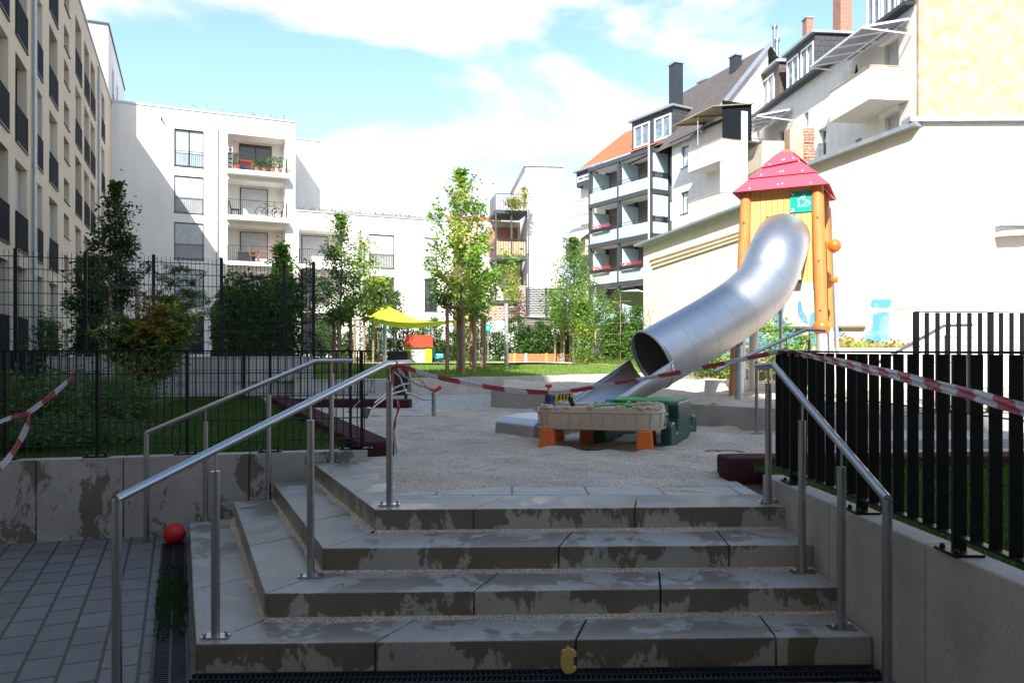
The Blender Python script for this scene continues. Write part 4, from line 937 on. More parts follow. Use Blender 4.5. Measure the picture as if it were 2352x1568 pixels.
# --- long house with dormers, party wall in ochre
H1 = Fac((13.56,60),(16.4-13.56,31-60)); HL1 = H1.x(2105); e1 = 15.8
h1 = H1.root('dormer_house', 'white old house row with slate dormers, brick chimneys and balconies under glazed canopies', 'house')
rr = [H1.rect(2030,2064,95,175), H1.rect(2032,2066,262,345), H1.rect(1965,1979,318,352), H1.rect(1880,1899,295,368), H1.rect(1847,1857,258,292), H1.rect(1786,1801,300,340)]
kinds = ['shutter','shutter','glass','glass','glass','glass']
mb = MB().panel(0,HL1,0,e1,rr,.3); mb.add([(0,0,0),(0,9,0),(0,9,e1),(0,0,e1)],[(3,2,1,0)]); mb.build('wall', M['house'], h1)
for r,k in zip(rr,kinds): wwin(h1, r, .27, k)
for r in rr[:2]: MB().box(r[0]-.08,r[1]+.08,-.22,.0,r[3]-.02,r[3]+.25).build('shutter_box', M['whitepl'], h1)
MB().box(-.05,HL1,-.5,-.05,e1-.05,e1+.12).build('eave', M['dark'], h1)
MB().add([(0,-.4,e1+.13),(HL1,-.4,e1+.13),(HL1,5,20.2),(0,5,20.2),(0,9,16.5),(HL1,9,16.5)],[(0,1,2,3),(3,2,5,4)]).build('roof', M['darktile'], h1)
def dorm(px0,px1,y0,zt,n,m): 
    F2 = Fac(tuple(H1.w(0,y0,0).xy), tuple(H1.d.xy)); a,b = F2.x(px0),F2.x(px1); dormer(h1, a,b, e1+.1, zt, y0, 4.2, n, m)
dorm(1806,1872,.35,18.35,2,M['slate']); dorm(1742,1790,.35,18.4,1,M['brownslate']); dorm(1706,1735,.4,17.9,1,M['brownslate']); dorm(1990,2100,.3,18.6,3,M['slate'])
chim_at(h1, H1, 1842,1869,46,125,4.4,M['brick']); chim_at(h1, H1, 1912,1958,-60,100,4.2,M['brick']); chim_at(h1,H1,1765,1790,124,160,4.6,M['brick'])
F2 = Fac(tuple(H1.w(0,4.6,0).xy), tuple(H1.d.xy))
for px,t in ((1779,66),(1785,96)):
    x = F2.x(px); MB().cyl((x,4.6),F2.z(x,135),F2.z(x,t),.13,10).cyl((x,4.6),F2.z(x,t),F2.z(x,t)+.2,.2,10).build('steel_flue', M['steel'], h1, smooth=True)
slab_balcony(h1, 25.3, 28.55, 12.05, 1.7, 1.35, M['house']); slab_balcony(h1, 14.9,17.4,11.95,1.4,1.4,M['warmwhite']); slab_balcony(h1, 14.9,17.4,9.0,1.4,1.2,M['house'])
def canopy(x0,x1,out,zo,zi):
    cn = MB().plate([(x0,-out,zo),(x1,-out,zo),(x1,-.1,zi),(x0,-.1,zi)],(0,0,1),.03).build('canopy_glazing', M['poly'], h1)
    mb = MB(); n = 4
    for i in range(n+1): x = x0+(x1-x0)*i/n; mb.obox((x,-out,zo-.04),(x,-.1,zi-.04),.05,.06)
    mb.obox((x0,-out,zo-.05),(x1,-out,zo-.05),.06,.06).obox((x0,-out*.5,(zo+zi)/2-.3),(x1,-out*.5,(zo+zi)/2-.3),.05,.05)
    for x in (x0,x1): mb.obox((x,-out,zo-.08),(x,-.02,zo-.25),.05,.05)
    mb.build('canopy_frame', M['whitepl'], cn)
canopy(24.3,28.7,2.1,14.95,15.35); canopy(14.4,18.2,2.0,14.55,14.95)
ux = H1.w(26.3,-1.0,13.3); um = thing('folded_parasol', 'folded dark parasol on the upper balcony under the glazed canopy', 'parasol', tuple(ux))
MB().tube([ux+Vector((0,0,-1)),ux+Vector((0,0,.1))],.02,6).build('pole', M['zinc'], um); MB().tube([ux+Vector((0,0,-.1)),ux+Vector((0,0,.25)),ux+Vector((0,0,1.0))],[.16,.13,.02],10).build('folded_cloth', M['infill'], um)
OG = Fac((16.42,31.0),(1,.054)); og = OG.root('ochre_gable', 'weathered ochre party wall rising at the top right corner', 'gable wall')
MB().box(0,18,0,.45,0,24).build('wall', M['ochre'], og)
# --- long cream boundary wall on the right with graffiti
P1 = (4.79,28.0); P2 = (7.70,20.0); P3 = (9.27,17.5)
W1 = Fac(P1,(P2[0]-P1[0],P2[1]-P1[1])); w1 = W1.root('boundary_wall', 'tall cream boundary wall behind the slide tower, painted with blue graffiti', 'wall')
xm = W1.x(1775); xe = math.dist(P1,P2)
mb = MB(); mb.add([(0,0,0),(xm,0,0),(xm,0,W1.z(xm,455)),(0,0,W1.z(0,566))],[(0,1,2,3)]); mb.add([(0,0,0),(0,.4,0),(0,.4,W1.z(0,566)),(0,0,W1.z(0,566))],[(3,2,1,0)])
mb.add([(0,0,W1.z(0,566)),(xm,0,W1.z(xm,455)),(xm,4,W1.z(xm,455)),(0,4,W1.z(0,566))],[(0,1,2,3)])
zt = 6.5; mb.add([(xm,0,0),(xe,0,0),(xe,0,zt),(xm,0,zt)],[(0,1,2,3)]); mb.add([(xm,0,5),(xm,4,5),(xm,4,zt),(xm,0,zt)],[(3,2,1,0)]); mb.add([(xm,0,zt),(xe,0,zt),(xe,4,zt),(xm,4,zt)],[(0,1,2,3)])
mb.build('wall', M['warmwhite'], w1)
MB().obox((-.25,-.1,W1.z(0,566)+.05),(xm,-.1,W1.z(xm,455)+.05),.34,.07).build('coping', M['zinc'], w1)
MB().box(xm,xe+.05,-.12,.2,zt,zt+.10).build('coping', M['zinc'], w1)
for k in range(3):
    a,b = W1.x(1494+k*3), W1.x(1706); MB().obox((a,-.02,W1.z(a,597+k*9)),(b,-.02,W1.z(b,529+k*9)),.06,.05).build('groove_strip', M['cream'], w1)
W2 = Fac(P2,(P3[0]-P2[0],P3[1]-P2[1])); l2 = math.dist(P2,P3); z3 = 6.85
w2 = W2.root('boundary_wall', 'cream boundary wall stretch with zinc coping between the tower and the corner', 'wall')
MB().add([(0,0,0),(l2,0,0),(l2,0,z3),(0,0,zt),(0,4,zt),(l2,4,z3)],[(0,1,2,3),(3,2,5,4)]).build('wall', M['warmwhite'], w2)
MB().obox((0,-.08,zt+.05),(l2+.05,-.08,z3+.05),.3,.1).build('coping', M['zinc'], w2)
W3 = Fac(P3,(1,-.02)); w3 = W3.root('boundary_wall', 'blank white wall filling the right edge, with dark zinc coping', 'wall')
MB().box(0.004,14,0,.4,0,6.95).build('wall', M['white'], w3)
MB().box(-.25,14,-.12,.3,6.95,7.07).build('coping', M['zinc'], w3)
x = W3.x(2283); MB().box(x,x+1.2,-.25,0,W3.z(x,522),W3.z(x,503)).build('vent_box', M['zinc'], w3); MB().obox((x,-.15,W3.z(x,540)),(x+1.2,-.15,W3.z(x,534)),.3,.1).build('ledge', M['white'], w3)
# graffiti: thin painted patches a few millimetres off the wall
M['blue'] = mat('blue_spray_paint', (.16,.50,.80), .8, var=.25, vscale=2.5, col2=(.42,.68,.84), detail=10, contrast=(.48,.7)); M['orange_paint'] = mat('orange_spray_paint', (.75,.35,.2), .8)
def paint(Fr, root, polys, m, name='graffiti'):
    mb = MB()
    for P in polys:
        Q_ = [( (x:=Fr.x(px)), Fr.z(x,py)) for px,py in P]; n=len(Q_)
        S = spline([(a,0,b) for a,b in Q_+Q_[:1]], 3)[:-1]
        mb.add([(p.x,-.004,p.z) for p in S],[tuple(range(len(S)))])
    return mb.build(name, m, root)
paint(W1, w1, [[(1796,692),(1803,700),(1800,730),(1815,750),(1840,755),(1838,790),(1795,800),(1776,780),(1777,740),(1780,715)],
               [(1832,692),(1840,693),(1843,712),(1852,726),(1856,742),(1846,740),(1834,722)],
               [(1620,800),(1690,770),(1740,760),(1790,795),(1780,835),(1690,842),(1620,845)]], M['blue'])
paint(W2, w2, [[(1862,720),(1876,714),(1885,722),(1890,745),(1905,735),(1908,700),(1911,687),(1922,686),(1920,715),(1915,735),(1930,750),(1936,790),(1900,796),(1860,790),(1858,750)],
               [(2001,692),(2008,687),(2045,687),(2047,700),(2040,707),(2003,706)],
               [(2004,722),(2020,716),(2042,720),(2043,755),(2040,785),(1990,788),(1987,770),(2003,752)]], M['blue'])
mb = MB()
a,b = W2.x(2060), W2.x(2118)
MB().obox((W2.x(2062),-.004,W2.z(W2.x(2062),711)),(W2.x(2106),-.004,W2.z(W2.x(2106),704)),.002,.02).obox((W2.x(2062),-.004,W2.z(W2.x(2062),711)),(W2.x(2068),-.004,W2.z(W2.x(2068),706)),.002,.02).build('graffiti_arrow', M['orange_paint'], w2)
MB().obox((W1.x(1735),-.05,W1.z(W1.x(1735),751)),(xe,-.05,W1.z(xe,751)),.06,.05).build('strip', M['stake'], w1)
MB().obox((0,-.05,W2.z(0,751)),(W2.x(1990),-.05,W2.z(W2.x(1990),750)),.06,.05).build('strip', M['stake'], w2)
MB().box(W1.x(1560),xe,-.06,0,.6,1.55).build('stone_base', M['brickold'], w1)
# brick stub standing on the wall
bs = wp(1838,340,20.6); bp_ = thing('brick_pier', 'broken brick pier with cream render standing on the boundary wall behind the tower roof', 'pier', (bs.x,bs.y,6.5))
z_ = wp(0,297,20.6).z
mb = MB().box(bs.x-.31,bs.x+.05,bs.y-.1,bs.y+.35,6.4,z_); mb.build('rendered_side', M['ochre'], bp_)
mb = MB()
rs = random.Random(3); zz = 6.4
while zz < z_-.05:
    k=0
    for xx in (bs.x+.055, bs.x+.20):
        dx=rs.uniform(-.012,.012); mb.box(xx+dx,xx+.135+dx,bs.y-.12+rs.uniform(-.02,.02),bs.y+.3,zz,zz+.085); k+=1
    zz += .1
mb.build('bricks', M['brick'], bp_); MB().box(bs.x+.06,bs.x+.33,bs.y-.09,bs.y+.28,6.4,z_-.04).build('mortar', M['warmwhite'], bp_)
# planter wall with flowers, right
FP = Fac(tuple(wp(1893,800,15.6).xy),(2.2,.12)); pz = FP.z(0,799)
fp = FP.root('planter_wall', 'white raised planter wall in front of the graffiti', 'planter')
MB().box(0,4.6,0,.25,.9,pz).build('wall', M['white'], fp); MB().box(.0,4.6,.26,1.4,.9,pz-.05).build('soil_bed', M['soil'], fp)
rs = random.Random(8); mb = MB()
for _ in range(1300):
    x = rs.uniform(.3,2.3); y = rs.uniform(.3,1.1); c = math.exp(-((x-.75)/.35)**2)+.5*math.exp(-((x-1.6)/.5)**2); h = rs.uniform(.08,.42)*(.25+c*.65); p = FP.w(x,y,pz-.05); q = p+Vector((rs.uniform(-.1,.1),rs.uniform(-.1,.1),h)); mb.mi = 0 if rs.random()<.9 else (1 if rs.random()<.6 else 2)
    s = .014; mb.add([p+Vector((-s,0,0)),p+Vector((s,0,0)),q],[(0,1,2)])
    if mb.mi: s=.03; mb.add([q+Vector((-s,0,0)),q+Vector((0,s,-s)),q+Vector((s,0,0)),q+Vector((0,-s,s))],[(0,1,2,3)])
tag(mb.build('flower_bed', [M['leaf_yellow'],M['flower'],M['leaf_rust']]), 'yellow-green grasses and pink flowers growing in the raised planter wall', 'flowers', kind='stuff')
# ---------------------------------------------------------------- trees, shrubs, hedges
def leaves(mb_or_name, pts, size, mats, seed, parent, name='crown', flat=.5, aspect=.55, probs=None, droop=0.):
    rs = np.random.RandomState(seed); n = len(pts); P = np.asarray(pts, float)
    a = rs.rand(n)*6.283; el = rs.randn(n)*flat - droop
    d = np.stack([np.cos(a)*np.cos(el), np.sin(a)*np.cos(el), np.sin(el)],-1)
    r = rs.randn(n,3); s = np.cross(d, r); s /= np.linalg.norm(s,axis=1,keepdims=True)+1e-9
    L_ = size*(.6+.8*rs.rand(n))[:,None]; W_ = L_*aspect; nr = np.cross(d,s)
    mid = P + d*L_*.5
    V = np.stack([P, mid+s*W_*.5+nr*L_*.08, P+d*L_, mid-s*W_*.5+nr*L_*.08],1).reshape(-1,3) - np.array(ORG.get(parent,(0,0,0)))
    me = bpy.data.meshes.new(name); me.vertices.add(4*n); me.vertices.foreach_set('co', V.ravel()); me.loops.add(4*n)
    me.loops.foreach_set('vertex_index', np.arange(4*n)); me.polygons.add(n); me.polygons.foreach_set('loop_start', np.arange(0,4*n,4))
    for m in mats: me.materials.append(m)
    # neighbouring leaves share a tone: clumps
    c = (np.sin(P[:,0]*5.1+seed)+np.sin(P[:,1]*4.3+2*seed)+np.sin(P[:,2]*4.7+P[:,0]*2))/3 + rs.randn(n)*.35
    q = np.quantile(c, np.cumsum(probs or [1/len(mats)]*len(mats))[:-1]); me.polygons.foreach_set('material_index', np.searchsorted(q, c).astype(np.int32))
    me.update(); me.validate(); o = bpy.data.objects.new(name, me); sc.collection.objects.link(o)
    if parent: o.parent = parent
    return o
def tree(name, label, base, H, prof, nl, nleaf, lsize, mats, tr=.045, seed=1, probs=None, group=None, cat='tree', lean=(0,0), up=.7, spread=.16, bark='bark', droop=0.1, z0=None):
    "prof: list of (height fraction, crown radius)"
    rs = random.Random(seed); root = thing(name, label, cat, tuple(base), group); b = Vector(base)
    hs = [p[0] for p in prof]; rr = [p[1] for p in prof]
    tp = [b+Vector((lean[0]*t+rs.uniform(-.03,.03)*(t>0), lean[1]*t+rs.uniform(-.03,.03)*(t>0), H*t)) for t in (0,.2,.4,.6,.8,.97)]
    tp = spline(tp, 4); mb = MB(); n = len(tp)
    mb.tube(tp, [tr*(1-.85*i/(n-1)) for i in range(n)], 8); pts = []
    for i in range(nl):
        f = hs[0] + (hs[-1]-hs[0])*((i+.5)/nl)**.9; R_ = np.interp(f, hs, rr); wg = (R_/(sum(rr)/len(rr)))**1.2; f0 = max(hs[0]*.85, f-R_*up/H*1.0); k = min(n-1, int(f0*(n-1))); p0 = tp[k]
        a = i*2.4+rs.uniform(-.4,.4); L_ = R_*rs.uniform(.5,1.25)
        end = Vector((b.x+lean[0]*f+math.cos(a)*L_, b.y+lean[1]*f+math.sin(a)*L_, b.z+H*f+rs.uniform(-.1,.15)))
        m1 = p0.lerp(end,.5)+Vector((0,0,-.04*L_+rs.uniform(-.05,.05)))
        cv = spline([p0,m1,end],4); mb.tube(cv, [tr*.38*(1-.8*j/(len(cv)-1)) for j in range(len(cv))], 5)
        for t in range(rs.choice((2,3))):
            q = cv[rs.randrange(3,len(cv))]; e_ = q+Vector((rs.uniform(-1,1),rs.uniform(-1,1),rs.uniform(-.2,1)))*L_*.38
            mb.tube([q,e_],[tr*.13,tr*.04],4)
            for _ in range(max(1,int(wg*nleaf/nl/4))):
                u = rs.random()**.7; c = q.lerp(e_,u); pts.append(c+Vector((rs.gauss(0,1),rs.gauss(0,1),rs.gauss(0,1)))*spread*.7)
        for _ in range(int(wg*nleaf/nl/2)):
            u = .3+.8*rs.random()**.8; j = min(len(cv)-1,int(u*(len(cv)-1))); pts.append(cv[j]+Vector((rs.gauss(0,1),rs.gauss(0,1),rs.gauss(0,.8)))*spread)
    for _ in range(nleaf//10):
        f = 1-abs(rs.gauss(0,.06)); pts.append(b+Vector((lean[0]*f+rs.gauss(0,.09),lean[1]*f+rs.gauss(0,.09),H*f)))
    mb.build('trunk', M[bark], root, smooth=True)
    leaves(None, pts, lsize, [M[m] for m in mats], seed, root, 'crown', probs=probs, droop=droop); return root
def guard(label, c, side, h, rot=.3, r=.045, group='wooden stake frames round young trees'):
    root = thing('tree_guard', label, 'tree stakes', tuple(c), group); c = Vector(c); cs = []
    for k in range(3 if side < .5 else 4):
        n = 3 if side < .5 else 4; a = rot+2*math.pi*k/n; cs.append(c+Vector((math.cos(a),math.sin(a),0))*side*.62)
    for p in cs: MB().tube([p, p+Vector((0,0,h*.5))+Vector((.012,0,0)), p+Vector((0,0,h))], [r*1.05,r,r*.95], 9).build('stake', M['stake'], root, smooth=True)
    for i,p in enumerate(cs):
        q = cs[(i+1)%len(cs)]; d = (q-p).normalized()*.06; MB().tube([p-d+Vector((0,0,h+.03+.0*i)), q+d+Vector((0,0,h+.03))], r*.85, 8).build('crossbar', M['stake'], root, smooth=True)
    return root
def on(px, Y): p = wp(px, 0, Y); return (p.x, Y, tz(Y)-.03)
HT_ = lambda py, Y, z: wp(0,py,Y).z - z
# bright maple in the middle
b = on(1058,21.5)
tree('maple_tree', 'tallest young maple with bright green lobed leaves inside a stake frame on the terrace lawn', b, HT_(388,21.5,b[2]), [(.34,.8),(.42,1.4),(.55,1.35),(.68,.95),(.85,.65),(.93,.35)], 27, 5200, .105, ['leaf_mid','leaf_bright','leaf_yellow'], .045, 3, [.25,.5,.25], spread=.12)
guard('nearest frame of round wooden stakes, around the tallest maple', b, .62, HT_(708,21.5,b[2]), .25, .055)
b = on(1091,24.5)
tree('maple_tree', 'smaller maple behind the tallest one, its crown merging with it', b, HT_(560,24.5,b[2]), [(.5,.5),(.6,.95),(.75,.85),(1,.15)], 15, 2600, .10, ['leaf_mid','leaf_bright'], .04, 5, spread=.16)
guard('stake frame just right of and behind the nearest one', (b[0]+.13,b[1],b[2]), .42, HT_(728,24.5,b[2]), .9, .05)
b = on(783,22)
tree('young_tree', 'young green tree in a stake frame left of the yellow sail', b, HT_(492,22,b[2]), [(.36,.8),(.46,1.3),(.6,1.25),(.75,.7),(.9,.3),(1,.1)], 30, 6000, .08, ['leaf_mid','leaf_bright','leaf_hedge'], .045, 8, spread=.14)
guard('stake frame under the young green tree left of the yellow sail', b, .45, HT_(714,22,b[2]), .5, .05)
b = on(836,31)
tree('young_tree', 'sparse yellowing tree with bare lower twigs behind the yellow sail', b, HT_(555,31,b[2]), [(.5,.6),(.6,1.0),(.75,.8),(1,.2)], 22, 1500, .10, ['leaf_yellow','leaf_bright'], .04, 11, spread=.2)
guard('stake frame behind the sail under the sparse yellowing tree', b, .6, HT_(736,31,b[2]), .2, .05)
b = on(868,30)
tree('willow_shrub', 'loose yellow-green willow bush in front of the dark French window', b, HT_(640,30,b[2]), [(.55,.4),(.75,.62),(1,.3)], 22, 2600, .13, ['leaf_yellow','feather'], .03, 13, spread=.18, cat='shrub')
b = on(908,33)
tree('young_tree', 'small thin green tree beside the pale pole behind the sail', b, HT_(668,33,b[2]), [(.5,.3),(.75,.4),(1,.12)], 12, 700, .12, ['leaf_mid','leaf_hedge'], .03, 14)
# left, beyond the tall fence
def at(px,Y,z): p = wp(px,0,Y); return (p.x,Y,z)
b = at(266,24,1.5)
tree('dark_tree', 'dark narrow tree in stakes beyond the tall fence, against the shaded facade', b, HT_(420,24,1.5), [(.32,.55),(.42,.9),(.62,.7),(.82,.45),(1,.1)], 30, 4300, .12, ['leaf_dark','leaf_hedge'], .05, 21, [.7,.3], spread=.15, bark='bark')
guard('tall stake frame under the dark tree beyond the tall fence', b, 1.0, HT_(664,24,1.5), .2, .06)
b = at(205,21,1.5)
tree('dark_tree', 'lower dark bushy tree at the left of the stake frame beyond the tall fence', b, HT_(590,21,1.5), [(.05,.35),(.4,.55),(.75,.42),(1,.12)], 26, 3400, .11, ['leaf_dark','leaf_hedge'], .04, 22, [.7,.3])
b = at(648,26,1.45)
tree('young_tree', 'slim light green tree rising behind the sloping fence top', b, HT_(562,26,1.45), [(.35,.3),(.5,.62),(.75,.45),(1,.1)], 28, 2600, .14, ['leaf_bright','leaf_mid'], .035, 23, spread=.14)
b = at(225,19.6,1.5); 
tree('garden_shrub', 'small feathery shrub beyond the tall fence near the left drainpipe', at(110,18.5,1.5), 1.0, [(.1,.2),(.5,.25),(1,.08)], 14, 700, .09, ['feather','leaf_hedge'], .015, 24, cat='shrub')
# dense hedge beside the fence that runs back
hg = thing('dense_hedge', 'dense dark green hedge behind the wire fence at the corner', 'hedge', (tfb.x-1.2,tfb.y+.6,1.45))
rs_ = np.random.RandomState(5); n = 26000; t = rs_.rand(n)*9.5+.4; v = (rs_.rand(n))*1.9+.12; hz_ = 1.5+rs_.rand(n)**.8*(2.05-.04*t+.12*np.sin(t*1.7)+.1*np.sin(t*4+v*3))-.0
nx, ny = -.917,-.40
pts = np.stack([tfb.x+sd.x*t+nx*v, tfb.y+.1+sd.y*t+ny*v, hz_],-1)
shell = (v < .5)|(v > 1.5)|(hz_ > 2.9)|(t < 1.2)
leaves(None, pts[shell], .12, [M['leaf_hedge'],M['leaf_dark'],M['leaf_mid']], 6, hg, 'foliage', probs=[.45,.35,.2])
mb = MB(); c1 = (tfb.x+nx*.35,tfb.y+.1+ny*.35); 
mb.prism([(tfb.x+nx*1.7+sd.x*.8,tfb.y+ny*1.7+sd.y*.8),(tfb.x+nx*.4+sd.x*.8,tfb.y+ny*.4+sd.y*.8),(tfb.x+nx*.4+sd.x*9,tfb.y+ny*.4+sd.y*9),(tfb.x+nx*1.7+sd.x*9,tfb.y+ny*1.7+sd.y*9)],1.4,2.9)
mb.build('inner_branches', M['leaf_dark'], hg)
# tamarisk-like shrub on the shaded lawn: feathery green above, rust yellow in the middle
def fshrub(name, label, base, stems, seed, cat='shrub'):
    rs = random.Random(seed); root = thing(name, label, cat, tuple(base)); b = Vector(base); st = MB(); A=[];B=[];C=[]
    for (ex,ey,ez,dens,kind) in stems:
        e_ = b+Vector((ex,ey,ez)); m1 = b+Vector((ex*.3,ey*.3,ez*.45)); cv = spline([b+Vector((rs.uniform(-.12,.12),rs.uniform(-.1,.1),0)),m1,e_],6)
        st.tube(cv,[.017*(1-.8*i/(len(cv)-1)) for i in range(len(cv))],5)
        for _ in range(int(dens*1.7)):
            u = rs.uniform(.38,1); q = cv[min(len(cv)-1,int(u*(len(cv)-1)))]; a = rs.random()*6.28; L_ = rs.uniform(.2,.55)*(1.25-u*.5)
            tip = q+Vector((math.cos(a)*L_,math.sin(a)*L_,rs.uniform(-.05,.5)*L_)); st.tube([q,tip],[.004,.002],3)
            for k in range(26):
                w_ = k/26; p = q.lerp(tip,w_)+Vector((rs.gauss(0,.02),rs.gauss(0,.02),rs.gauss(0,.02))); (A if kind==0 else B if kind==1 else C).append(p)
    st.build('stems', M['bark'], root)
    for P_,mn,ms,sz,asp in ((A,'feathery_foliage',['feather','leaf_hedge'],.085,.18),(B,'yellowing_foliage',['leaf_rust','leaf_yellow','leaf_hedge'],.085,.3),(C,'rusty_foliage',['leaf_rust','leaf_dark'],.07,.4)):
        if P_: leaves(None, P_, sz, [M[m] for m in ms], seed, root, mn, flat=.7, aspect=asp)
    return root
sb_ = gp(335,935,.74)
fshrub('feathery_shrub', 'large feathery shrub with yellow and rust foliage on the shaded lawn behind the wire fence', (sb_.x,sb_.y,.72),
 [(.75,.1,2.0,44,1),(.55,-.3,1.9,40,1),(.1,-.2,1.75,42,1),(-.35,0,1.7,40,1),(-.5,.3,1.8,30,2),(.95,.0,1.7,36,1),(.35,.3,2.1,34,1),(.0,.3,2.2,26,2),(-.75,-.2,1.5,30,1),(.9,.2,2.5,26,0),(.55,.1,2.75,26,0),(.25,.2,2.6,22,0),(1.25,.1,2.1,18,0),(.75,.4,2.3,24,0),(-.15,-.3,1.4,26,1),(.5,-.2,1.5,26,1),(.7,-.3,1.2,8,0),(-.7,.2,1.2,14,0)], 31)
# low grasses and perennials at the left
for k,(px,Y,h,n_,lab,ms) in enumerate(((40,9.6,1.1,1500,'tall dark grass clump at the left edge behind the wire fence',['feather','leaf_dark']),(150,10.4,.9,1500,'wide dark leafy perennial clump left of the feathery shrub',['leaf_dark','leaf_hedge']),(235,11.4,1.0,1300,'dark green perennial clump just left of the feathery shrub',['leaf_hedge','feather']),(90,8.3,.45,900,'low dark ground plants nearest the wire fence at the left',['leaf_dark','leaf_hedge']),(190,8.6,.35,700,'low creeping plants behind the taped part of the wire fence',['leaf_dark','leaf_hedge']))):
    p = wp(px,0,Y); rt = thing('perennial_clump', lab, 'plant', (p.x,Y,.7), 'dark perennials behind the left wire fence'); rs = random.Random(50+k); mb = MB()
    for _ in range(n_):
        a = rs.random()*6.28; r_ = rs.random()**.6*.65; q = Vector((p.x+math.cos(a)*r_,Y+math.sin(a)*r_*.8,.7)); hh = h*rs.uniform(.35,1)*(1.1-r_*.8); w_ = .008
        t1 = q+Vector((math.cos(a)*.1+rs.uniform(-.08,.08),math.sin(a)*.08,hh*.6)); t2 = t1+Vector((math.cos(a)*.16+rs.uniform(-.08,.08),math.sin(a)*.1,hh*.4*rs.uniform(.2,1)))
        mb.mi = rs.random() < .4
        mb.add([q+Vector((-w_,0,0)),q+Vector((w_,0,0)),t1+Vector((w_,0,0)),t1+Vector((-w_,0,0)),t2],[(0,1,2,3),(3,2,4)])
        if rs.random()<.5: s=.03; mb.add([t2,t2+Vector((s,s,.01)),t2+Vector((0,s*.5,s)),t2+Vector((-s,0,s*.5))],[(0,1,2,3)])
    mb.m = [int(x) for x in mb.m]; mb.build('foliage', [M[m] for m in ms], rt)
# hornbeam hedge plants along the back
rs = random.Random(77); GH = 'hornbeam hedge plants along the back of the terrace'
hb = []
xsp = [735,772,800,850,868,905,935,965,1000,1015,1040,1062,1085,1118,1142,1170,1192,1215,1240,1262,1288,1312]
for k,px in enumerate(xsp):
    Y = 34.3+rs.uniform(-.3,.3); b = on(px,Y); hb.append(b)
hl = ['leafy hedge plant behind the left stake frames','bushy hedge plant below the balconies','hedge plant between the left stake frame and the sail pole','broad hedge plant left of the sail pole','hedge plant just left of the sail pole','hedge plant between the sail pole and the playhouse','hedge plant rising behind the left wall of the playhouse','hedge plant behind the middle of the playhouse roof','hedge plant at the right wall of the playhouse','hedge plant right of the blue toy','hedge plant left of the nearest stake frame','hedge plant seen through the nearest stake frame','hedge plant behind the second stake frame','hedge plant under the small green sign','hedge plant right of the small green sign','hedge plant beside the thin lit pole','hedge plant above the left end of the timber planter','dense hedge plant before the left half of the board shed','dense hedge plant below the left edge of the canopy','dense hedge plant below the middle of the canopy','dense hedge plant below the right edge of the canopy','hedge plant at the right end of the timber planter']
for k,b in enumerate(hb):
    H = rs.uniform(1.5,2.1) if k not in (2,10,14) else 1.3
    if k in (9,): H = .9
    tree('hedge_plant', hl[k], b, H, [(.1,.25),(.35,.48),(.7,.42),(1,.12)], 16, 1000 if k < 17 else 1700, .10, ['leaf_hedge','leaf_mid','leaf_dark'], .02, 100+k, [.45,.25,.3], group=GH, cat='hedge plant', spread=.13)
# bushy green tree right of centre with its stakes, trellis climbers right of it
b = on(1318,30)
tree('bushy_tree', 'round bushy green tree in stakes left of the glazed balconies', b, HT_(545,30,b[2]), [(.34,1.0),(.44,1.7),(.58,1.55),(.7,.9),(.86,.6),(.97,.35)], 36, 10500, .08, ['leaf_mid','leaf_bright','leaf_hedge'], .05, 41, spread=.2)
guard('thin stake frame left of the bushy green tree', (on(1292,31)[0],31,b[2]), .5, HT_(742,31,b[2]), .1, .04)
for k,(px,Y,t,w_,lab) in enumerate(((1343,28.6,690,.42,'pale climbing shrub covering the stake right of the bushy tree'),(1400,29.5,735,.5,'darker climbing plant on the trellis between bushy tree and cream wall'),(1425,28.8,720,.42,'climbing plant on the pale bamboo trellis by the cream wall'),(1462,28.2,705,.5,'dense climbing plant at the end of the cream wall'),(1505,27.6,712,.3,'light green climber on the cream wall above the slide mouth'))):
    b = on(px,Y); tree('climbing_shrub', lab, b, HT_(t,Y,b[2]), [(.02,w_*.8),(.5,w_),(1,w_*.5)], 30, 3000 if k!=4 else 900, .09, [['leaf_yellow','leaf_mid'],['leaf_hedge','leaf_mid'],['leaf_mid','leaf_hedge'],['leaf_hedge','leaf_mid'],['leaf_bright','leaf_mid']][k], .02, 60+k, spread=.14, cat='shrub')
tr = thing('trellis', 'pale bamboo trellis carrying the climbers by the cream wall', 'trellis', on(1425,28.4))
o_ = Vector(on(1425,28.4)); mb = MB()
mb.tube([o_,o_+Vector((0,0,2.7))],.011,6)
for z in (.8,1.2,1.6,2.0,2.4): mb.tube([o_+Vector((-.5,0,z)),o_+Vector((.4,-.02,z+.02))],.006,5)
mb.build('canes', M['stake'], tr)
# espalier climbers on the boundary wall right of the slide
for k,(px,t,Y,lab) in enumerate(((1768,705,19.8,'espaliered climber with loose shoots on the wall right of the slide, under the tower'),(1700,790,21.3,'small climber at the wall foot below the slide tube'),(1640,806,22.6,'leafy weed at the wall foot left of the bucket'),(1835,770,18.9,'low climber on the wall behind the bar fence end'))):
    p = wp(px,0,Y); tree('wall_climber', lab, (p.x,Y-.15,1.0), wp(0,t,Y).z-1.0, [(.1,.3),(.5,.42),(.8,.35),(1,.1)], 18, 650, .10, ['leaf_bright','leaf_mid','leaf_yellow'], .018, 80+k, cat='climber', spread=.1, up=.2)
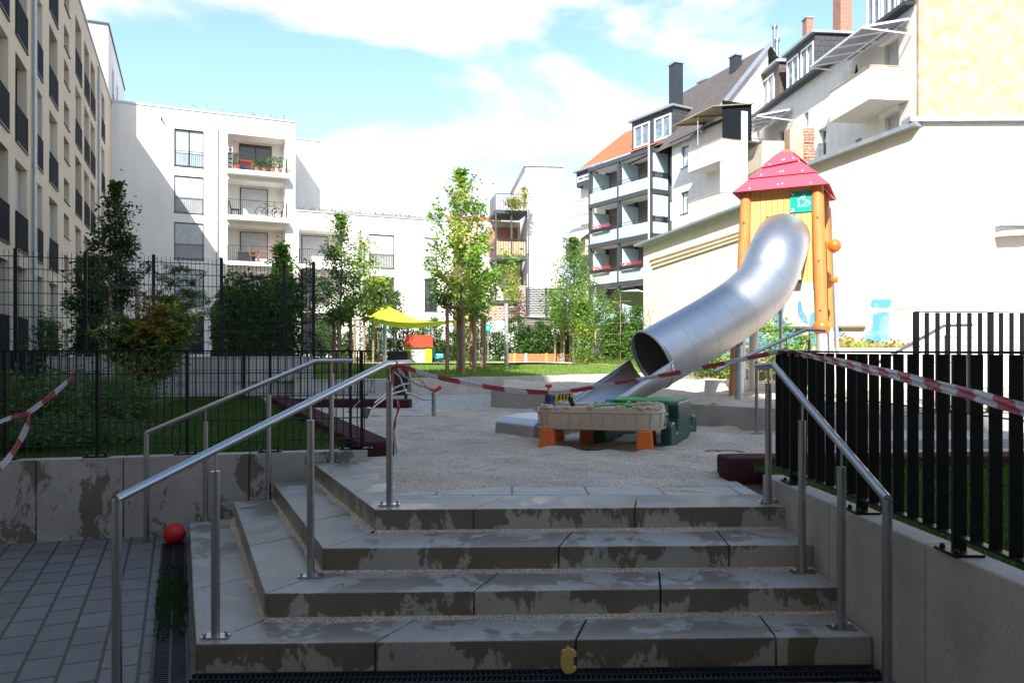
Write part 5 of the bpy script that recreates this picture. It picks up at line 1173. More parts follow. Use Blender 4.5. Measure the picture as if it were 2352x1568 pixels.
# weeds along the foot of the wall and path
def pathside(X,Y): return tz(Y)+0*X
tag(grass_tufts('weeds', 9000, (1.5,6.5), (24,30), lambda X,Y: np.where(np.abs(Y-(33.0-1.75*(X-1.2)))<1.1+.3*np.sin(X*5), lawnz(X,Y), 0.), .22, 9, m='weed_blade', w_=.015), 'rough weeds between the path and the climbers by the wall', 'weeds', kind='stuff')
tag(grass_tufts('weeds', 5000, (4.6,9), (17.5,27), lambda X,Y: np.where((np.abs(X-np.interp(Y,[17.5,20,28],[8.6,7.3,4.4]))<.45), 1.0, 0.), .22, 10, m='weed_blade', w_=.013), 'weeds along the foot of the graffiti wall', 'weeds', kind='stuff')
# plants on the steel balcony tower and on the garden wall
for k,(px,Y,t,zb,lab) in enumerate(((1182,48.5,455,qz[2],'yellow grass plant on the top platform of the steel balcony tower'),(1205,48.5,430,qz[2],'taller yellow shoot at the right end of the top platform'),(1180,48,612,qz[0],'brushy plant on the lowest platform of the steel balcony tower'),(1175,42.6,642,B1.z(.5,702),'bare-twigged bush growing on the brick garden wall'))):
    p = wp(px,0,Y); tree('terrace_plant', lab, (p.x,Y-.0,zb), max(.5,wp(0,t,Y).z-zb), [(.1,.3),(.6,.6 if k != 1 else .2),(1,.2)], 14, 500, .12, ['leaf_yellow','leaf_rust'] if k != 3 else ['leaf_yellow','leaf_mid'], .02, 90+k, cat='plant', spread=.15)
# back wire fence behind the hedge
meshfence('wire_fence', 'light wire fence behind the hornbeam hedge at the back', tuple(on(722,35.2)[:2]), tuple(on(1330,35.2)[:2]), 1.4, 2.85, .25, [1.5,1.9,2.3,2.7], [0,2.5,5,7.5,10], rv=.004, rh=.005, toprail=False, pr=.03, zbase=1.35)
# ---------------------------------------------------------------- slide tower
TX = Vector((.891,-.454,0)); TY = Vector((.454,.891,0)); S_ = 1.56; M['galv'] = mat('galvanised_foot', (.55,.54,.53), .45, .5, var=.1)
TL = Vector(wp(1683,442,13.75)); TR_ = Vector(wp(1903,428,13.05)); ez = (TL.z+TR_.z)/2
fm = (TL+TR_)/2; fw = (TR_-TL).length; tcn = fm+TY*(fw/2); tcn.z = 0
trz = math.atan2(TX.y,TX.x); tw = thing('slide_tower', 'wooden play tower with raspberry hipped roof, orange ball top and steel tube slide', 'play tower', (tcn.x,tcn.y,.95), None, trz)
z0t = .95
def tl(x,y,z): return (x,y,z-z0t)           # tower-local: x right, y back, z world height
EV = fw/2; hp = 5.33; PS = EV-.20           # eave half width, peak height, post offset
# roof: three overlapping courses per side
rf = MB()
def sidept(k, s, t):
    "k side 0 front..3, s -1..1 along, t 0 eave..1 peak"
    h = EV*(1-t)+.10*t; x,y = s*h,-h
    for _ in range(k): x,y = -y,x
    return Vector((x,y,ez+(hp-ez)*t-z0t))
cuts = [[(0,.0),(0,.0)],[(.36,.30),(.36,.30)],[(.60,.70),(.60,.70)]]
for k in range(4):
    lv = [(0,0,.42),(.34,.34,.72),(.60,.72,1.0)]
    for j,(ta,tb,te) in enumerate(lv):
        a = sidept(k,-1,ta); b_ = sidept(k,1,tb); c = sidept(k,1,te if j<2 else 1); d = sidept(k,-1,te if j<2 else 1)
        nrm = (b_-a).cross(d-a).normalized(); 
        if nrm.z < 0: nrm = -nrm
        off = nrm*(.016*(j+1))
        rf_ = MB().plate([a+off,b_+off,c+off*(1 if j==2 else .2),d+off*(1 if j==2 else .2)], nrm, .014)
        rp = rf_.build('roof_panel', M['roofred'], tw)
        bl = MB()
        for (s,t) in ((-.75,ta+.06),(.75,tb+.06),(-.05,(ta+tb)/2+.10),(.06,(ta+tb)/2+.11)):
            p = sidept(k,s*(.9),t)+off+nrm*.014; bl.sphere(tuple(p),.016,8,5)
        bl.build('bolt', M['whitepl'], rp, smooth=True)
MB().sphere(tl(0,0,hp+.0),.15,20,12,.8).build('roof_ball', M['oplast'], tw, smooth=True)
# posts (wood above, steel foot below), leaning out a little
for i,(sx_,sy_) in enumerate(((-1,-1),(1,-1),(1,1),(-1,1))):
    top = Vector(tl(sx_*PS,sy_*PS,ez+.12)); ft = Vector(tl(sx_*(PS+.12),sy_*(PS+.12),.8)); f = lambda z: ft.lerp(top,(z-.8)/(ez+.12-.8))
    po = MB().tube([f(2.2),f(3.2),top],[.105,.108,.10],16).build('post', M['log'], tw, smooth=True)
    bo = MB()
    for z in (2.45,3.3,4.05):
        p = f(z); bo.tube([p+Vector((0,-.10,0)),p+Vector((0,-.115,0))],.02,8)
    bo.build('bolt', M['steel'], po)
    MB().sphere(tuple(f(2.16)),.15,20,12,.95).build('joint_ball', M['oplast'], tw, smooth=True) if i in (1,) else None
    MB().tube([f(2.2),f(.8)],[.09,.09],16).build('post_foot', M['galv'] if 'galv' in M else M['zinc'], tw, smooth=True)
pz0 = 3.02
for k in range(4):
    n = 11; wdt = 2*PS-.12
    for j in range(n):
        x0 = -PS+.06+wdt*j/n; x1 = x0+wdt/n-.006
        zl = pz0-.03*(j==n-1)-(.0 if j not in (9,10) else .12); zb = zl
        if k == 0 and 2 <= j <= 8: zb = 4.02 if j in (2,8) else 4.14   # round opening behind the tube
        elif k == 2: zb = 3.95 if 3 <= j <= 7 else pz0
        if k == 0 and j in (2,8): pass
        xm_ = (x0+x1)/2; pts_ = [(x0,-PS-.03),(x1,-PS-.03),(x1,-PS+.0),(x0,-PS+.0)]
        for _ in range(k): pts_ = [(-y,x) for x,y in pts_]
        MB().prism(pts_, zb-z0t, ez+.10-z0t).build('plank', M['plank'], tw)
MB().box(-PS,PS,-PS,PS,pz0-.12-z0t,pz0-.02-z0t).build('platform', M['stake'], tw)
MB().box(-PS-.05,PS+.05,-PS-.06,-PS-.01,pz0-.22-z0t,pz0-.08-z0t).box(PS+.01,PS+.06,-PS,PS+.05,pz0-.215-z0t,pz0-.08-z0t).build('platform_beam', M['zinc'], tw)
# climbing pole with orange grips on the right
cpx = PS+.32
MB().tube([tl(cpx,-.1,.8),tl(cpx-.12,-.1,4.3)],.035,10).build('climbing_pole', M['zinc'], tw, smooth=True)
for z,r in ((3.62,.12),(3.02,.07)): MB().sphere(tl(cpx-.08,-.1,z),r,14,9).build('grip_ball', M['oplast'], tw, smooth=True)
for x_,y_ in ((-.2,PS+.25),(-PS-.2,.3),): MB().tube([tl(x_,y_,.8),tl(x_,y_,3.0)],.035,10).build('climbing_pole', M['zinc'], tw, smooth=True)
# rabbit sign
MB().box(.185,.565,-PS-.055,-PS-.045,4.14-z0t,4.47-z0t)
M['teal'] = mat('teal_sign', (.0,.33,.27), .35); M['signwhite'] = mat('sign_white', (.85,.85,.85), .5)
sgx0,sgx1,sgz0,sgz1 = .16,.60,4.17-z0t,4.53-z0t; sy = -PS-.05
sign = MB().box(sgx0,sgx1,sy,sy+.008,sgz0,sgz1).build('rabbit_sign', M['teal'], tw)
def sp(u,v): return Vector((sgx0+(sgx1-sgx0)*u, sy-.003, sgz0+(sgz1-sgz0)*v))
def img(px,py): return ((px-215)/1565, 1-(py-(265-.05*(px-215)))/1180.)   # reading on the sign photo
rab = [(905,590),(870,545),(930,430),(985,400),(1005,450),(960,540),(920,590),(1000,520),(1070,440),(1115,470),(1090,540),(985,650),(965,725),(1080,715),(1210,715),(1300,790),(1390,890),(1330,990),(1200,1060),(1000,1070),(700,1085),(650,1050),(740,980),(760,850),(700,800),(675,740),(720,660),(810,610),(905,590)]
mb = MB()
def stroke(P, w_):
    Q_ = [sp(*img(*p)) for p in P]
    for a,b in zip(Q_,Q_[1:]): mb.obox(a,b,.003,w_,up=(0,0,1) if abs((b-a).normalized().z)<.9 else (1,0,0))
stroke(rab,.008); stroke([(1070,980),(1110,880),(1180,850)],.008); stroke([(1130,760),(1220,820),(1270,890)],.007); stroke([(880,1050),(1000,980),(1060,920)],.008)
mb.obox(sp(*img(795,705))-Vector((.004,0,0)),sp(*img(795,705))+Vector((.004,0,0)),.003,.008)
for (cx_,cy_,dx,dy) in ((.03,.965,1,-1),(.97,.965,-1,-1),(.03,.04,1,1),(.97,.04,-1,1)):
    a = sp(cx_,cy_); e_ = a+Vector((dx*.05,0,dy*.05)); mb.obox(a,e_,.003,.014)
    mb.obox(e_,e_-Vector((dx*.04,0,0)),.003,.010).obox(e_,e_-Vector((0,0,dy*.04)),.003,.010,up=(1,0,0))
mb.build('rabbit_outline_and_arrows', M['signwhite'], sign)
# ---------------------------------------------------------------- tube slide
sl = thing('tube_slide', 'brushed steel tube slide curving down from the tower to an open trough in the sand', 'slide', tuple(wp(1400,950,10.4)))
PT = [(1792,545,13.2),(1783,585,12.7),(1755,650,12.4),(1705,700,12.15),(1640,744,11.95),(1565,788,11.7),(1497,826,11.5)]
ax = [wp(*p) for p in PT]; ax[0] = ax[1]+(ax[0]-ax[1])+TY*.25
cv = spline(ax, 10); Rt = .455
def ringframe(cv):
    fr=[]; 
    for i,p in enumerate(cv):
        t = (cv[min(len(cv)-1,i+1)]-cv[max(0,i-1)]).normalized(); sd_ = t.cross(Vector((0,0,1))).normalized(); up = sd_.cross(t).normalized(); fr.append((p,sd_,up,t))
    return fr
FRM = ringframe(cv); N = 40; mb = MB(); vs=[]
for (p,s,u,t) in FRM:
    for rr_ in (Rt,): 
        for j in range(N): th=2*math.pi*j/N; vs.append(p+(s*math.cos(th)+u*math.sin(th))*rr_)
fs=[((i*N+j),(i*N+(j+1)%N),((i+1)*N+(j+1)%N),((i+1)*N+j)) for i in range(len(FRM)-1) for j in range(N)]
mb.add(vs,fs); tb = mb.build('tube', M['slide'], sl, smooth=60)
md = tb.modifiers.new('wall','SOLIDIFY'); md.thickness = .006
sm = MB()
for i in (12,21,27,33,39,45,52):
    i = min(i,len(FRM)-2); p,s,u,t = FRM[i]; ring = [p+(s*math.cos(2*math.pi*j/N)+u*math.sin(2*math.pi*j/N))*(Rt+.001) for j in range(N+1)]
    sm.tube(ring, .006, 5, cap=False)
sm.build('weld_seam', M['grey'], sl, smooth=True)
p,s,u,t = FRM[-1]; MB().tube([p+(s*math.cos(2*math.pi*j/N)+u*math.sin(2*math.pi*j/N))*(Rt+.006) for j in range(N+1)], .016, 8, cap=False).build('rim', M['slide'], sl, smooth=True)
# trough
T2 = [(1497,826,11.5),(1430,872,11.15),(1357,919,10.75),(1308,930,10.5),(1268,928,10.3)]
tx_ = [wp(*q) for q in T2]; tx_[-1].z = .975; tx_[-2].z = .985
c2 = spline(tx_, 6); F3 = ringframe(c2); K_ = 22; vs=[]
for i,(p,s,u,t) in enumerate(F3):
    f = i/(len(F3)-1); half = math.pi*(.5) ; 
    for j in range(K_+1):
        th = math.pi*(1+j/K_); c_,s_ = math.cos(th), math.sin(th)
        dp = float(np.interp(f,[0,.3,.6,1],[1,.72,.45,.14])); Rn = Rt*(1-.33*f); yy = max(s_, -1+.0) ; yy = -(1-(1-abs(s_))*(1)) if 0 else s_
        vs.append(p+(s*c_*Rn-u*(abs(s_)**(.4+.6*dp)*Rt*dp)))
fs=[(i*(K_+1)+j, i*(K_+1)+j+1, (i+1)*(K_+1)+j+1, (i+1)*(K_+1)+j) for i in range(len(F3)-1) for j in range(K_)]
tg = MB().add(vs,fs).build('trough', M['slide'], sl, smooth=60); md = tg.modifiers.new('wall','SOLIDIFY'); md.thickness = .008
for e_ in (0,K_): MB().tube([vs[i*(K_+1)+e_] for i in range(len(F3))], .014, 7).build('trough_edge', M['slide'], sl, smooth=True)
p,s,u,t = F3[-1]
ap = MB(); mbp=[]; w2 = Rt*.86; hd = Vector((t.x,t.y,0)).normalized(); sh = Vector((s.x,s.y,0)).normalized(); base = Vector((p.x,p.y,0)); zt_ = p.z-Rt*.14
prof = [(0,zt_),(.3,zt_+.0),(.56,zt_-.02),(.67,zt_-.09),(.69,.55)]
va=[base+hd*a+sh*w2+Vector((0,0,z)) for a,z in prof]+[base+hd*0+sh*w2+Vector((0,0,.55))]; vb=[q-sh*2*w2 for q in va]; n_=len(va)
ap.add(va+vb,[tuple(range(n_)),tuple(range(2*n_-1,n_-1,-1))]+[(i,i+n_,(i+1)%n_+n_,(i+1)%n_) for i in range(n_)])
ap.build('run_out', M['slide'], sl, bevel=.03)
# support post
sp_ = wp(1696,918,12.1); pq = MB().tube([(sp_.x,sp_.y,.85),(sp_.x,sp_.y,1.76+(805-795)/FPX*12.1)],.062,14).build('support_post', M['zinc'], sl, smooth=True)
MB().tube([(sp_.x,sp_.y,1.8),(sp_.x+.02,sp_.y,2.12)],.045,10).box(sp_.x-.05,sp_.x+.05,sp_.y-.055,sp_.y-.045,1.85,2.05).build('bracket', M['steel'], sl, smooth=True)
sp_ = wp(1683,905,13.6); pq = MB().tube([(sp_.x,sp_.y,.85),(sp_.x+.05,sp_.y,2.2)],.075,14).build('support_post', M['log'], tw and sl, smooth=True)
# ---------------------------------------------------------------- sand table, picnic table, digger toy, bucket
M['tanpl'] = mat('tan_plastic', (.44,.36,.28), .5, var=.06); M['orpl'] = mat('dull_orange_plastic', (.60,.13,.02), .45, var=.1); M['dkgreen'] = mat('dark_green_plastic', (.008,.06,.05), .4, var=.15, vscale=4); M['ltgreen'] = mat('bright_green_plastic', (.02,.32,.05), .35); M['yel'] = mat('yellow_plastic', (.7,.52,.03), .4); M['blackpl'] = mat('black_plastic', (.02,.02,.022), .4); M['bluepl'] = mat('navy_plastic', (.02,.05,.13), .4); M['mirror'] = mat('ridge_sand', (.5,.44,.37), .9)
zs = .63; zt1 = wp(0,985,8.75).z; zt2 = wp(0,934,8.75).z
st = thing('sand_table', 'tan plastic sand and water table with orange legs standing in the sand', 'play table', tuple(wp(1380,1030,8.8)))
a = wp(1232,0,8.75); b_ = wp(1527,0,8.45); dx_ = (b_-a); dx_.z=0; Lt = dx_.length; ux = dx_.normalized(); uy = Vector((-ux.y,ux.x,0))
def tpl(o_, grow=0): # stadium outline, rounded corners
    P=[]; hw=.42+grow; L0=-grow; L1=Lt+grow
    for cx_,cy_,a0,r in ((L1-.30,-hw+.30+.0,-90,.30),(L1-.30,hw-.30,0,.30),(L0+.14,hw-.14,90,.14),(L0+.14,-hw+.14,180,.14)):
        for k in range(7): th=R(a0+90*k/6); P.append((cx_+math.cos(th)*r, cy_+math.sin(th)*r))
    return [(o_.x+ux.x*x+uy.x*(y+.42), o_.y+ux.y*x+uy.y*(y+.42)) for x,y in P]
o0 = Vector((a.x,a.y,0)); outer = tpl(o0); inner = tpl(o0,-.07); n_=len(outer); mb=MB()
zr = zt2
vs=[(x,y,zt1) for x,y in tpl(o0,-.02)]+[(x,y,zr-.05) for x,y in outer]+[(x,y,zr) for x,y in tpl(o0,-.015)]+[(x,y,zr-.01) for x,y in inner]+[(x,y,zr-.12) for x,y in inner]
fs=[tuple(range(n_-1,-1,-1))]
for k in range(4): fs+=[(k*n_+i,k*n_+(i+1)%n_,(k+1)*n_+(i+1)%n_,(k+1)*n_+i) for i in range(n_)]
fs.append(tuple(4*n_+i for i in range(n_))); mb.add(vs,fs); tray = mb.build('tray', M['tanpl'], st, smooth=35)
rb = MB(); L_=0
for i in range(n_):
    p=Vector((*outer[i],0)); q=Vector((*outer[(i+1)%n_],0)); d=(q-p); m_=max(1,round(d.length/.125))
    for k in range(m_):
        c=p+d*(k/m_); 
        if i%2==0 or m_>1: rb.tube([c+Vector((0,0,zt1+.01)),c+Vector((0,0,zr-.055))],.006,5)
for zz_ in (zr-.055,zt1+.02): rb.tube([Vector((*q,zz_)) for q in outer+outer[:1]],.008,5)
rb.build('rib', M['tanpl'], tray, smooth=True)
# rocky rim and sand heaped in the tray
rk = MB(); rs = random.Random(6)
for i in range(150):
    t=rs.random()*n_; i0=int(t)%n_; c=Vector((*lerp(outer[i0],outer[(i0+1)%n_],t-int(t)),0)); cc=o0+ux*Lt/2+uy*.42; c=c.lerp(cc,rs.uniform(.03,.12)); r_=rs.uniform(.02,.04); rk.sphere((c.x,c.y,zr+rs.uniform(-.015,.01)),r_,7,5,.7)
tag(rk.build('moulded_rocks', M['tanpl'], tray), kind='stuff')
MB().prism(tpl(o0,-.08), zr-.118, zr-.035).build('sand_fill', M['sand'], st)
for u,v in ((.12,.07),(.5,.74),(Lt-.22,.07),(.12,.74),(Lt-.2,.74)):
    c = o0+ux*u+uy*v; s1=.08; s2=.10; zg=.56
    mb=MB(); vs=[c+ux*x*s2+uy*y*.09+Vector((0,0,zg)) for x,y in ((-1,-1),(1,-1),(1,1),(-1,1))]+[c+ux*x*s1+uy*y*.08+Vector((0,0,zt1+.01)) for x,y in ((-1,-1),(1,-1),(1,1),(-1,1))]
    mb.add(vs,[(0,3,2,1),(4,5,6,7),(0,1,5,4),(1,2,6,5),(2,3,7,6),(3,0,4,7)]); mb.build('leg', M['orpl'], st, bevel=.02)
# digger toy on the table
dg = wp(1285,934,8.9); dt = thing('toy_digger', 'yellow and black striped toy digger arm on a navy base, on the sand table', 'toy', (dg.x,8.9,zr))
def q8(px,py,Y=8.9): return wp(px,py,Y)
mb = MB(); c=q8(1262,915); mb.cyl((c.x,8.9),zr-.03,zr+.05,.095,14,.07); mb.cyl((c.x,8.9),zr+.05,zr+.13,.055,12); mb.build('base', M['bluepl'], dt, smooth=True)
arm=MB(); P_=[q8(1252,903),q8(1262,903),q8(1275,906),q8(1315,897),q8(1317,912),q8(1290,918),q8(1278,925),q8(1266,921)]; arm.plate(P_,(0,1,0),.04); am=arm.build('arm', M['yel'], dt)
mb=MB(); 
for px in (1284,1292,1300,1308): mb.plate([q8(px,904-(px-1284)*.22,8.896),q8(px+4,903-(px-1284)*.22,8.896),q8(px+1,919-(px-1284)*.22,8.896),q8(px-3,920-(px-1284)*.22,8.896)],(0,-1,0),.003)
c=q8(1271,913,8.89); mb.tube([c,c+Vector((0,-.012,0))],.022,12); mb.build('stripes', M['blackpl'], am)
mb=MB(); c=q8(1260,885); mb.tube([q8(1260,903),q8(1260,886)],.014,8).tube([q8(1252,885),q8(1268,886)],.018,8); mb.build('handle', M['redpl'], dt, smooth=True)
MB().plate([q8(1303,914),q8(1314,910),q8(1322,932),q8(1312,934)],(0,1,0),.05).build('bucket_arm', M['blackpl'], dt)
ls = thing('toy_shovel', 'bright green toy shovel lying on the sand table', 'toy', tuple(q8(1420,932,8.7)))
MB().tube([q8(1345,936,8.65),q8(1395,930,8.72),q8(1435,927,8.8)],[.008,.012,.014],8).build('handle', M['ltgreen'], ls, smooth=True); MB().box(q8(1430,0,8.8).x,q8(1430,0,8.8).x+.12,8.72,8.86,zr-.01,zr+.025).build('blade', M['ltgreen'], ls, bevel=.008)
# picnic table behind
pt_ = thing('picnic_table', 'dark green plastic children picnic table with bright green top behind the sand table', 'picnic table', tuple(wp(1500,1010,9.4)))
A1 = wp(1400,0,9.6); B1_ = wp(1548,0,9.25); uxx=(B1_-A1).normalized(); uxx.z=0; uyy=Vector((-uxx.y,uxx.x,0)); zt3=wp(0,919,9.4).z; c0_=Vector((A1.x,9.6,0)); Lp=(B1_-A1).length
def pb(x,y,z): return c0_+uxx*x+uyy*y+Vector((0,0,z))
P_=[pb(-.02,0,zt3-.0),pb(Lp+.0,0,zt3),pb(Lp,.55,zt3),pb(-.02,.55,zt3)]; MB().plate([p-Vector((0,0,.035)) for p in P_],(0,0,1),.04).build('table_top', M['ltgreen'], pt_, bevel=.015)
for xx in (0,Lp):
    pr_=[(-.42,.56),(-.42,.88),(-.36,.93),(-.22,.93),(-.18,.80),(-.08,.80),(-.05,1.0),(-.08,zt3-.03),(.0,zt3+.0),(.55,zt3+.0),(.63,zt3-.03),(.60,1.0),(.63,.80),(.73,.80),(.77,.93),(.91,.93),(.97,.88),(.97,.56),(.80,.56),(.76,.64),(-.21,.64),(-.25,.56)]
    pr_=[(y, z if z != 1.0 else .95) for y,z in pr_]
    MB().plate([pb(xx-.06,y,z) for y,z in pr_], tuple(uxx), .13).build('side_panel', M['dkgreen'], pt_, bevel=.025)
for y in (-.31,.86): MB().plate([pb(.07,y-.11,.88),pb(Lp-.07,y-.11,.88),pb(Lp-.07,y+.11,.88),pb(.07,y+.11,.88)],(0,0,1),.045).build('bench', M['ltgreen'], pt_, bevel=.01)
# bucket
bk = wp(1630,897,13.6); rt=MB(); M['clearpl']=mat('milky_plastic',(.75,.72,.7),.3)
V_=[];n_=18
for (r_,h) in ((.10,0),(.13,.2),(.138,.2),(.138,.215),(.125,.215),(.095,.01)):
    V_+= [(bk.x+r_*math.cos(2*math.pi*j/n_)+h*.25, bk.y+r_*math.sin(2*math.pi*j/n_), bk.z-.03+h) for j in range(n_)]
rt.add(V_,[tuple(range(n_-1,-1,-1))]+[(k*n_+j,k*n_+(j+1)%n_,(k+1)*n_+(j+1)%n_,(k+1)*n_+j) for k in range(5) for j in range(n_)]+[tuple(5*n_+j for j in range(n_))])
solo(rt,'bucket',M['clearpl'],'small milky white plastic bucket on the sunny raised sand','bucket',(bk.x,bk.y,bk.z-.03),smooth=40)
# red ball
c = gp(403,1249,0); rb_ = (50/2)/FPX*c.y*.98
solo(MB().sphere((c.x,c.y-.02,rb_),rb_,32,20),'ball',mat('red_rubber_ball',(.45,.012,.012),.5,var=.1,vscale=20),'red rubber ball on the pavers against the left retaining wall','ball',(c.x,c.y-.02,0),smooth=True)
# sand mould (yellow bear-like turtle shape) leaning on the lowest step
mo = Vector((wp(1306,0,4.16).x,4.17,.0)); P0=[(-.02,.0),(.03,.01),(.05,.03),(.045,.055),(.025,.05),(.03,.075),(.022,.09),(.035,.10),(.05,.105),(.05,.13),(.035,.15),(.01,.155),(-.005,.17),(-.02,.15),(-.045,.145),(-.05,.10),(-.055,.06),(-.045,.03)]
M['mould']=mat('yellow_sand_mould',(.48,.34,.09),.4,var=.1); y_=mo.y
mb=MB().plate([(mo.x+a*.85,y_-.03+b*.14,b*.85+.02) for a,b in P0],(0,-1,.15),.022); solo(mb,'sand_mould',M['mould'],'small yellow plastic sand mould leaning against the lowest step','toy',(mo.x,y_,0),bevel=.006)
# ---------------------------------------------------------------- sand excavator (play digger)
def q9(px,py,Y): return wp(px,py,Y)
ex = thing('sand_excavator', 'stainless children sand excavator with red seat, red knobs and a scoop, wrapped in tape', 'play excavator', tuple(gp(995,958,.64)))
Ye = 12.8
MB().tube([q9(996,960,Ye),q9(996,900,Ye)],.034,12).build('post', M['steel'], ex, smooth=True)
seat = MB().tube(spline([q9(975,887,Ye),q9(990,894,Ye),q9(1000,896,Ye),q9(1008,891,Ye),q9(1014,888,Ye)],4),[.012,.016,.018,.022,.024,.026,.028,.03,.03,.03,.032,.034,.034,.034,.034,.034,.03],8).build('seat', M['redpl'], ex, smooth=True)
fr=MB(); fr.tube(spline([q9(996,915,Ye),q9(975,917,Ye-.1),q9(955,910,Ye-.2),q9(942,904,Ye-.3),q9(932,902,Ye-.3)],4),.018,8)
fr.tube([q9(934,904,Ye-.3),q9(918,865,Ye-.35),q9(905,853,Ye-.35)],.013,8).tube([q9(944,903,Ye-.1),q9(944,875,Ye-.1),q9(936,842,Ye-.1)],.013,8)
fr.tube(spline([q9(940,880,Ye-.2),q9(918,885,Ye-.4),q9(890,902,Ye-.7),q9(860,925,Ye-1.1)],4),.014,8).tube(spline([q9(934,895,Ye-.2),q9(900,905,Ye-.6),q9(870,925,Ye-1.1),q9(855,938,Ye-1.2)],4),.014,8)
fr.build('frame', M['steel'], ex, smooth=True)
for px,py in ((904,852),(936,841)): MB().sphere(tuple(q9(px,py,Ye-.3)),.032,12,8).build('knob', M['redpl'], ex, smooth=True)
sc_ = q9(845,948,Ye-1.25); mb=MB(); n_=12; va=[];vb=[]
for j in range(n_+1): th=R(60+200*j/n_); va.append(sc_+Vector((math.cos(th)*.085,-.06,math.sin(th)*.085))); vb.append(sc_+Vector((math.cos(th)*.085,.06,math.sin(th)*.085)))
mb.add(va+vb,[(i,i+1,i+n_+2,i+n_+1) for i in range(n_)]+[tuple(range(n_,-1,-1)),tuple(range(n_+1,2*n_+2))]); mb.build('scoop', M['steel'], ex)
e2_ = thing('sand_excavator', 'small steel digging arm standing behind the wire fence by the edging', 'play excavator', tuple(gp(805,955,.66)))
MB().tube(spline([q9(800,950,13.5),q9(812,935,13.5),q9(850,895,13.5),q9(856,870,13.5)],4),.012,7).build('arm', M['steel'], e2_, smooth=True); MB().sphere(tuple(q9(803,950,13.5)),.07,12,8,.7).build('scoop', M['grey'], e2_, smooth=True)
# ---------------------------------------------------------------- bin, poles, sail, playhouse, planter, small sign
bn = thing('litter_bin', 'black square litter bin at the end of the back wire fence', 'bin', tuple(wp(916,915,17.6)))
p=wp(916,0,17.6); zb_=.64; zt_b=wp(0,806,17.6).z
MB().box(p.x-.23,p.x+.23,17.4,17.8,zb_+.1,zt_b).build('body', M['blackpl'], bn, bevel=.01); MB().box(p.x-.24,p.x+.24,17.39,17.81,zt_b-.24,zt_b-.225).build('lid_seam', M['grey'], bn)
for s in (-.17,.17): MB().box(p.x+s-.03,p.x+s+.03,17.5,17.6,zb_-.02,zb_+.1).build('foot', M['blackpl'], bn)
M['galvp']=mat('galvanised_pole',(.5,.54,.56),.4,.6,var=.1)
GP='galvanised sail poles'
for px,Y,t,lab in ((884,29.8,686,'galvanised pole carrying the peak of the yellow sail'),(1163,27.5,697,'galvanised pole standing on the sunny lawn by the timber planter')):
    b=on(px,Y); solo(MB().cyl(b[:2],b[2],wp(0,t,Y).z,.075,14),'sail_pole',M['galvp'],lab,'pole',b,GP,smooth=True)
# sail
M['sail']=mat('yellow_sail_cloth',(.66,.72,.03),.75,var=.04); sv=thing('shade_sail','yellow triangular shade sail stretched over the lawn in front of the white building','sail',tuple(wp(925,735,29)))
Lc=wp(794,713,27.5); Rc=wp(1056,733,28.0); Pk=wp(887,700,29.9); nn_=16; vs=[]
for i in range(nn_+1):
    t=i/nn_; nr=Lc.lerp(Rc,t)+Vector((0,.35*math.sin(math.pi*t),-.27*math.sin(math.pi*t)*(1.15-.4*t)))
    for j in range(nn_+1):
        s=j/nn_; q=nr.lerp(Pk,s); q.z-= .32*math.sin(math.pi*s)*(.35+.65*abs(2*t-1))**1.0*(1-.0*s); vs.append(q)
mb=MB().add(vs,[(i*(nn_+1)+j,(i+1)*(nn_+1)+j,(i+1)*(nn_+1)+j+1,i*(nn_+1)+j+1) for i in range(nn_) for j in range(nn_)])
mb.build('cloth',M['sail'],sv,smooth=True)
hm=MB()
for i in range(nn_):
    t0,t1=i/nn_,(i+1)/nn_; a=vs[i*(nn_+1)]; b_=vs[(i+1)*(nn_+1)]; h0=.04+.16*math.sin(math.pi*t0); h1_=.04+.16*math.sin(math.pi*t1)
    hm.add([a,b_,b_+Vector((0,.5,-h1_)),a+Vector((0,.5,-h0))],[(0,1,2,3)])
hm.build('hem',M['sail'],sv,smooth=True)
MB().tube([Lc,wp(735,682,27.0)],.018,6).tube([Rc,wp(1142,706,28)],.018,6).tube([Pk,wp(885,694,29.75)],.02,6).build('strap',M['sail'],sv)
# playhouse
ph_b=on(960,32); pz_=EYE-(832-HY)/FPX*32; px0_,px1_=wp(927,0,32).x,wp(993,0,32).x
M['lime']=mat('lime_plastic',(.36,.60,.02),.35); M['tomato']=brickmat('tomato_tile_plastic',(.68,.07,.02),(.62,.06,.02),(.4,.03,.01),.12,.07,.4,.012,1,.5,1); M['ivory']=mat('ivory_plastic',(.72,.66,.56),.5)
hs_=thing('playhouse','small plastic playhouse with red tiled roof, lime green walls and ivory door','playhouse',(ph_b[0],32,pz_)); H_=wp(0,795,32).z; Ht=wp(0,769,32).z; wpx=(px1_-px0_)
zf_=pz_-.05
w4=MB().panel(px0_+.04,px1_-.02,zf_,H_,[(px0_+.30,px0_+.30+wpx*.5,zf_+.04,H_-.02)],.05,32); w4.add([(px0_+.04,32,zf_),(px0_+.04,33,zf_),(px0_+.04,33,H_),(px0_+.04,32,H_)],[(3,2,1,0)]); w4.add([(px1_-.02,32,zf_),(px1_-.02,33,zf_),(px1_-.02,33,H_),(px1_-.02,32,H_)],[(0,1,2,3)]); w4.add([(px0_+.04,33,zf_),(px1_-.02,33,zf_),(px1_-.02,33,H_),(px0_+.04,33,H_)],[(0,1,2,3)])
w4.add([(px0_+.04,32,H_),(px0_+.04,33,H_),(px0_+.04,32.5,Ht-.02)],[(0,2,1)]); w4.build('wall',M['lime'],hs_)
MB().box(px0_+.31,px0_+.29+wpx*.5,32.03,32.045,zf_+.05,H_-.03).build('door',M['ivory'],hs_)
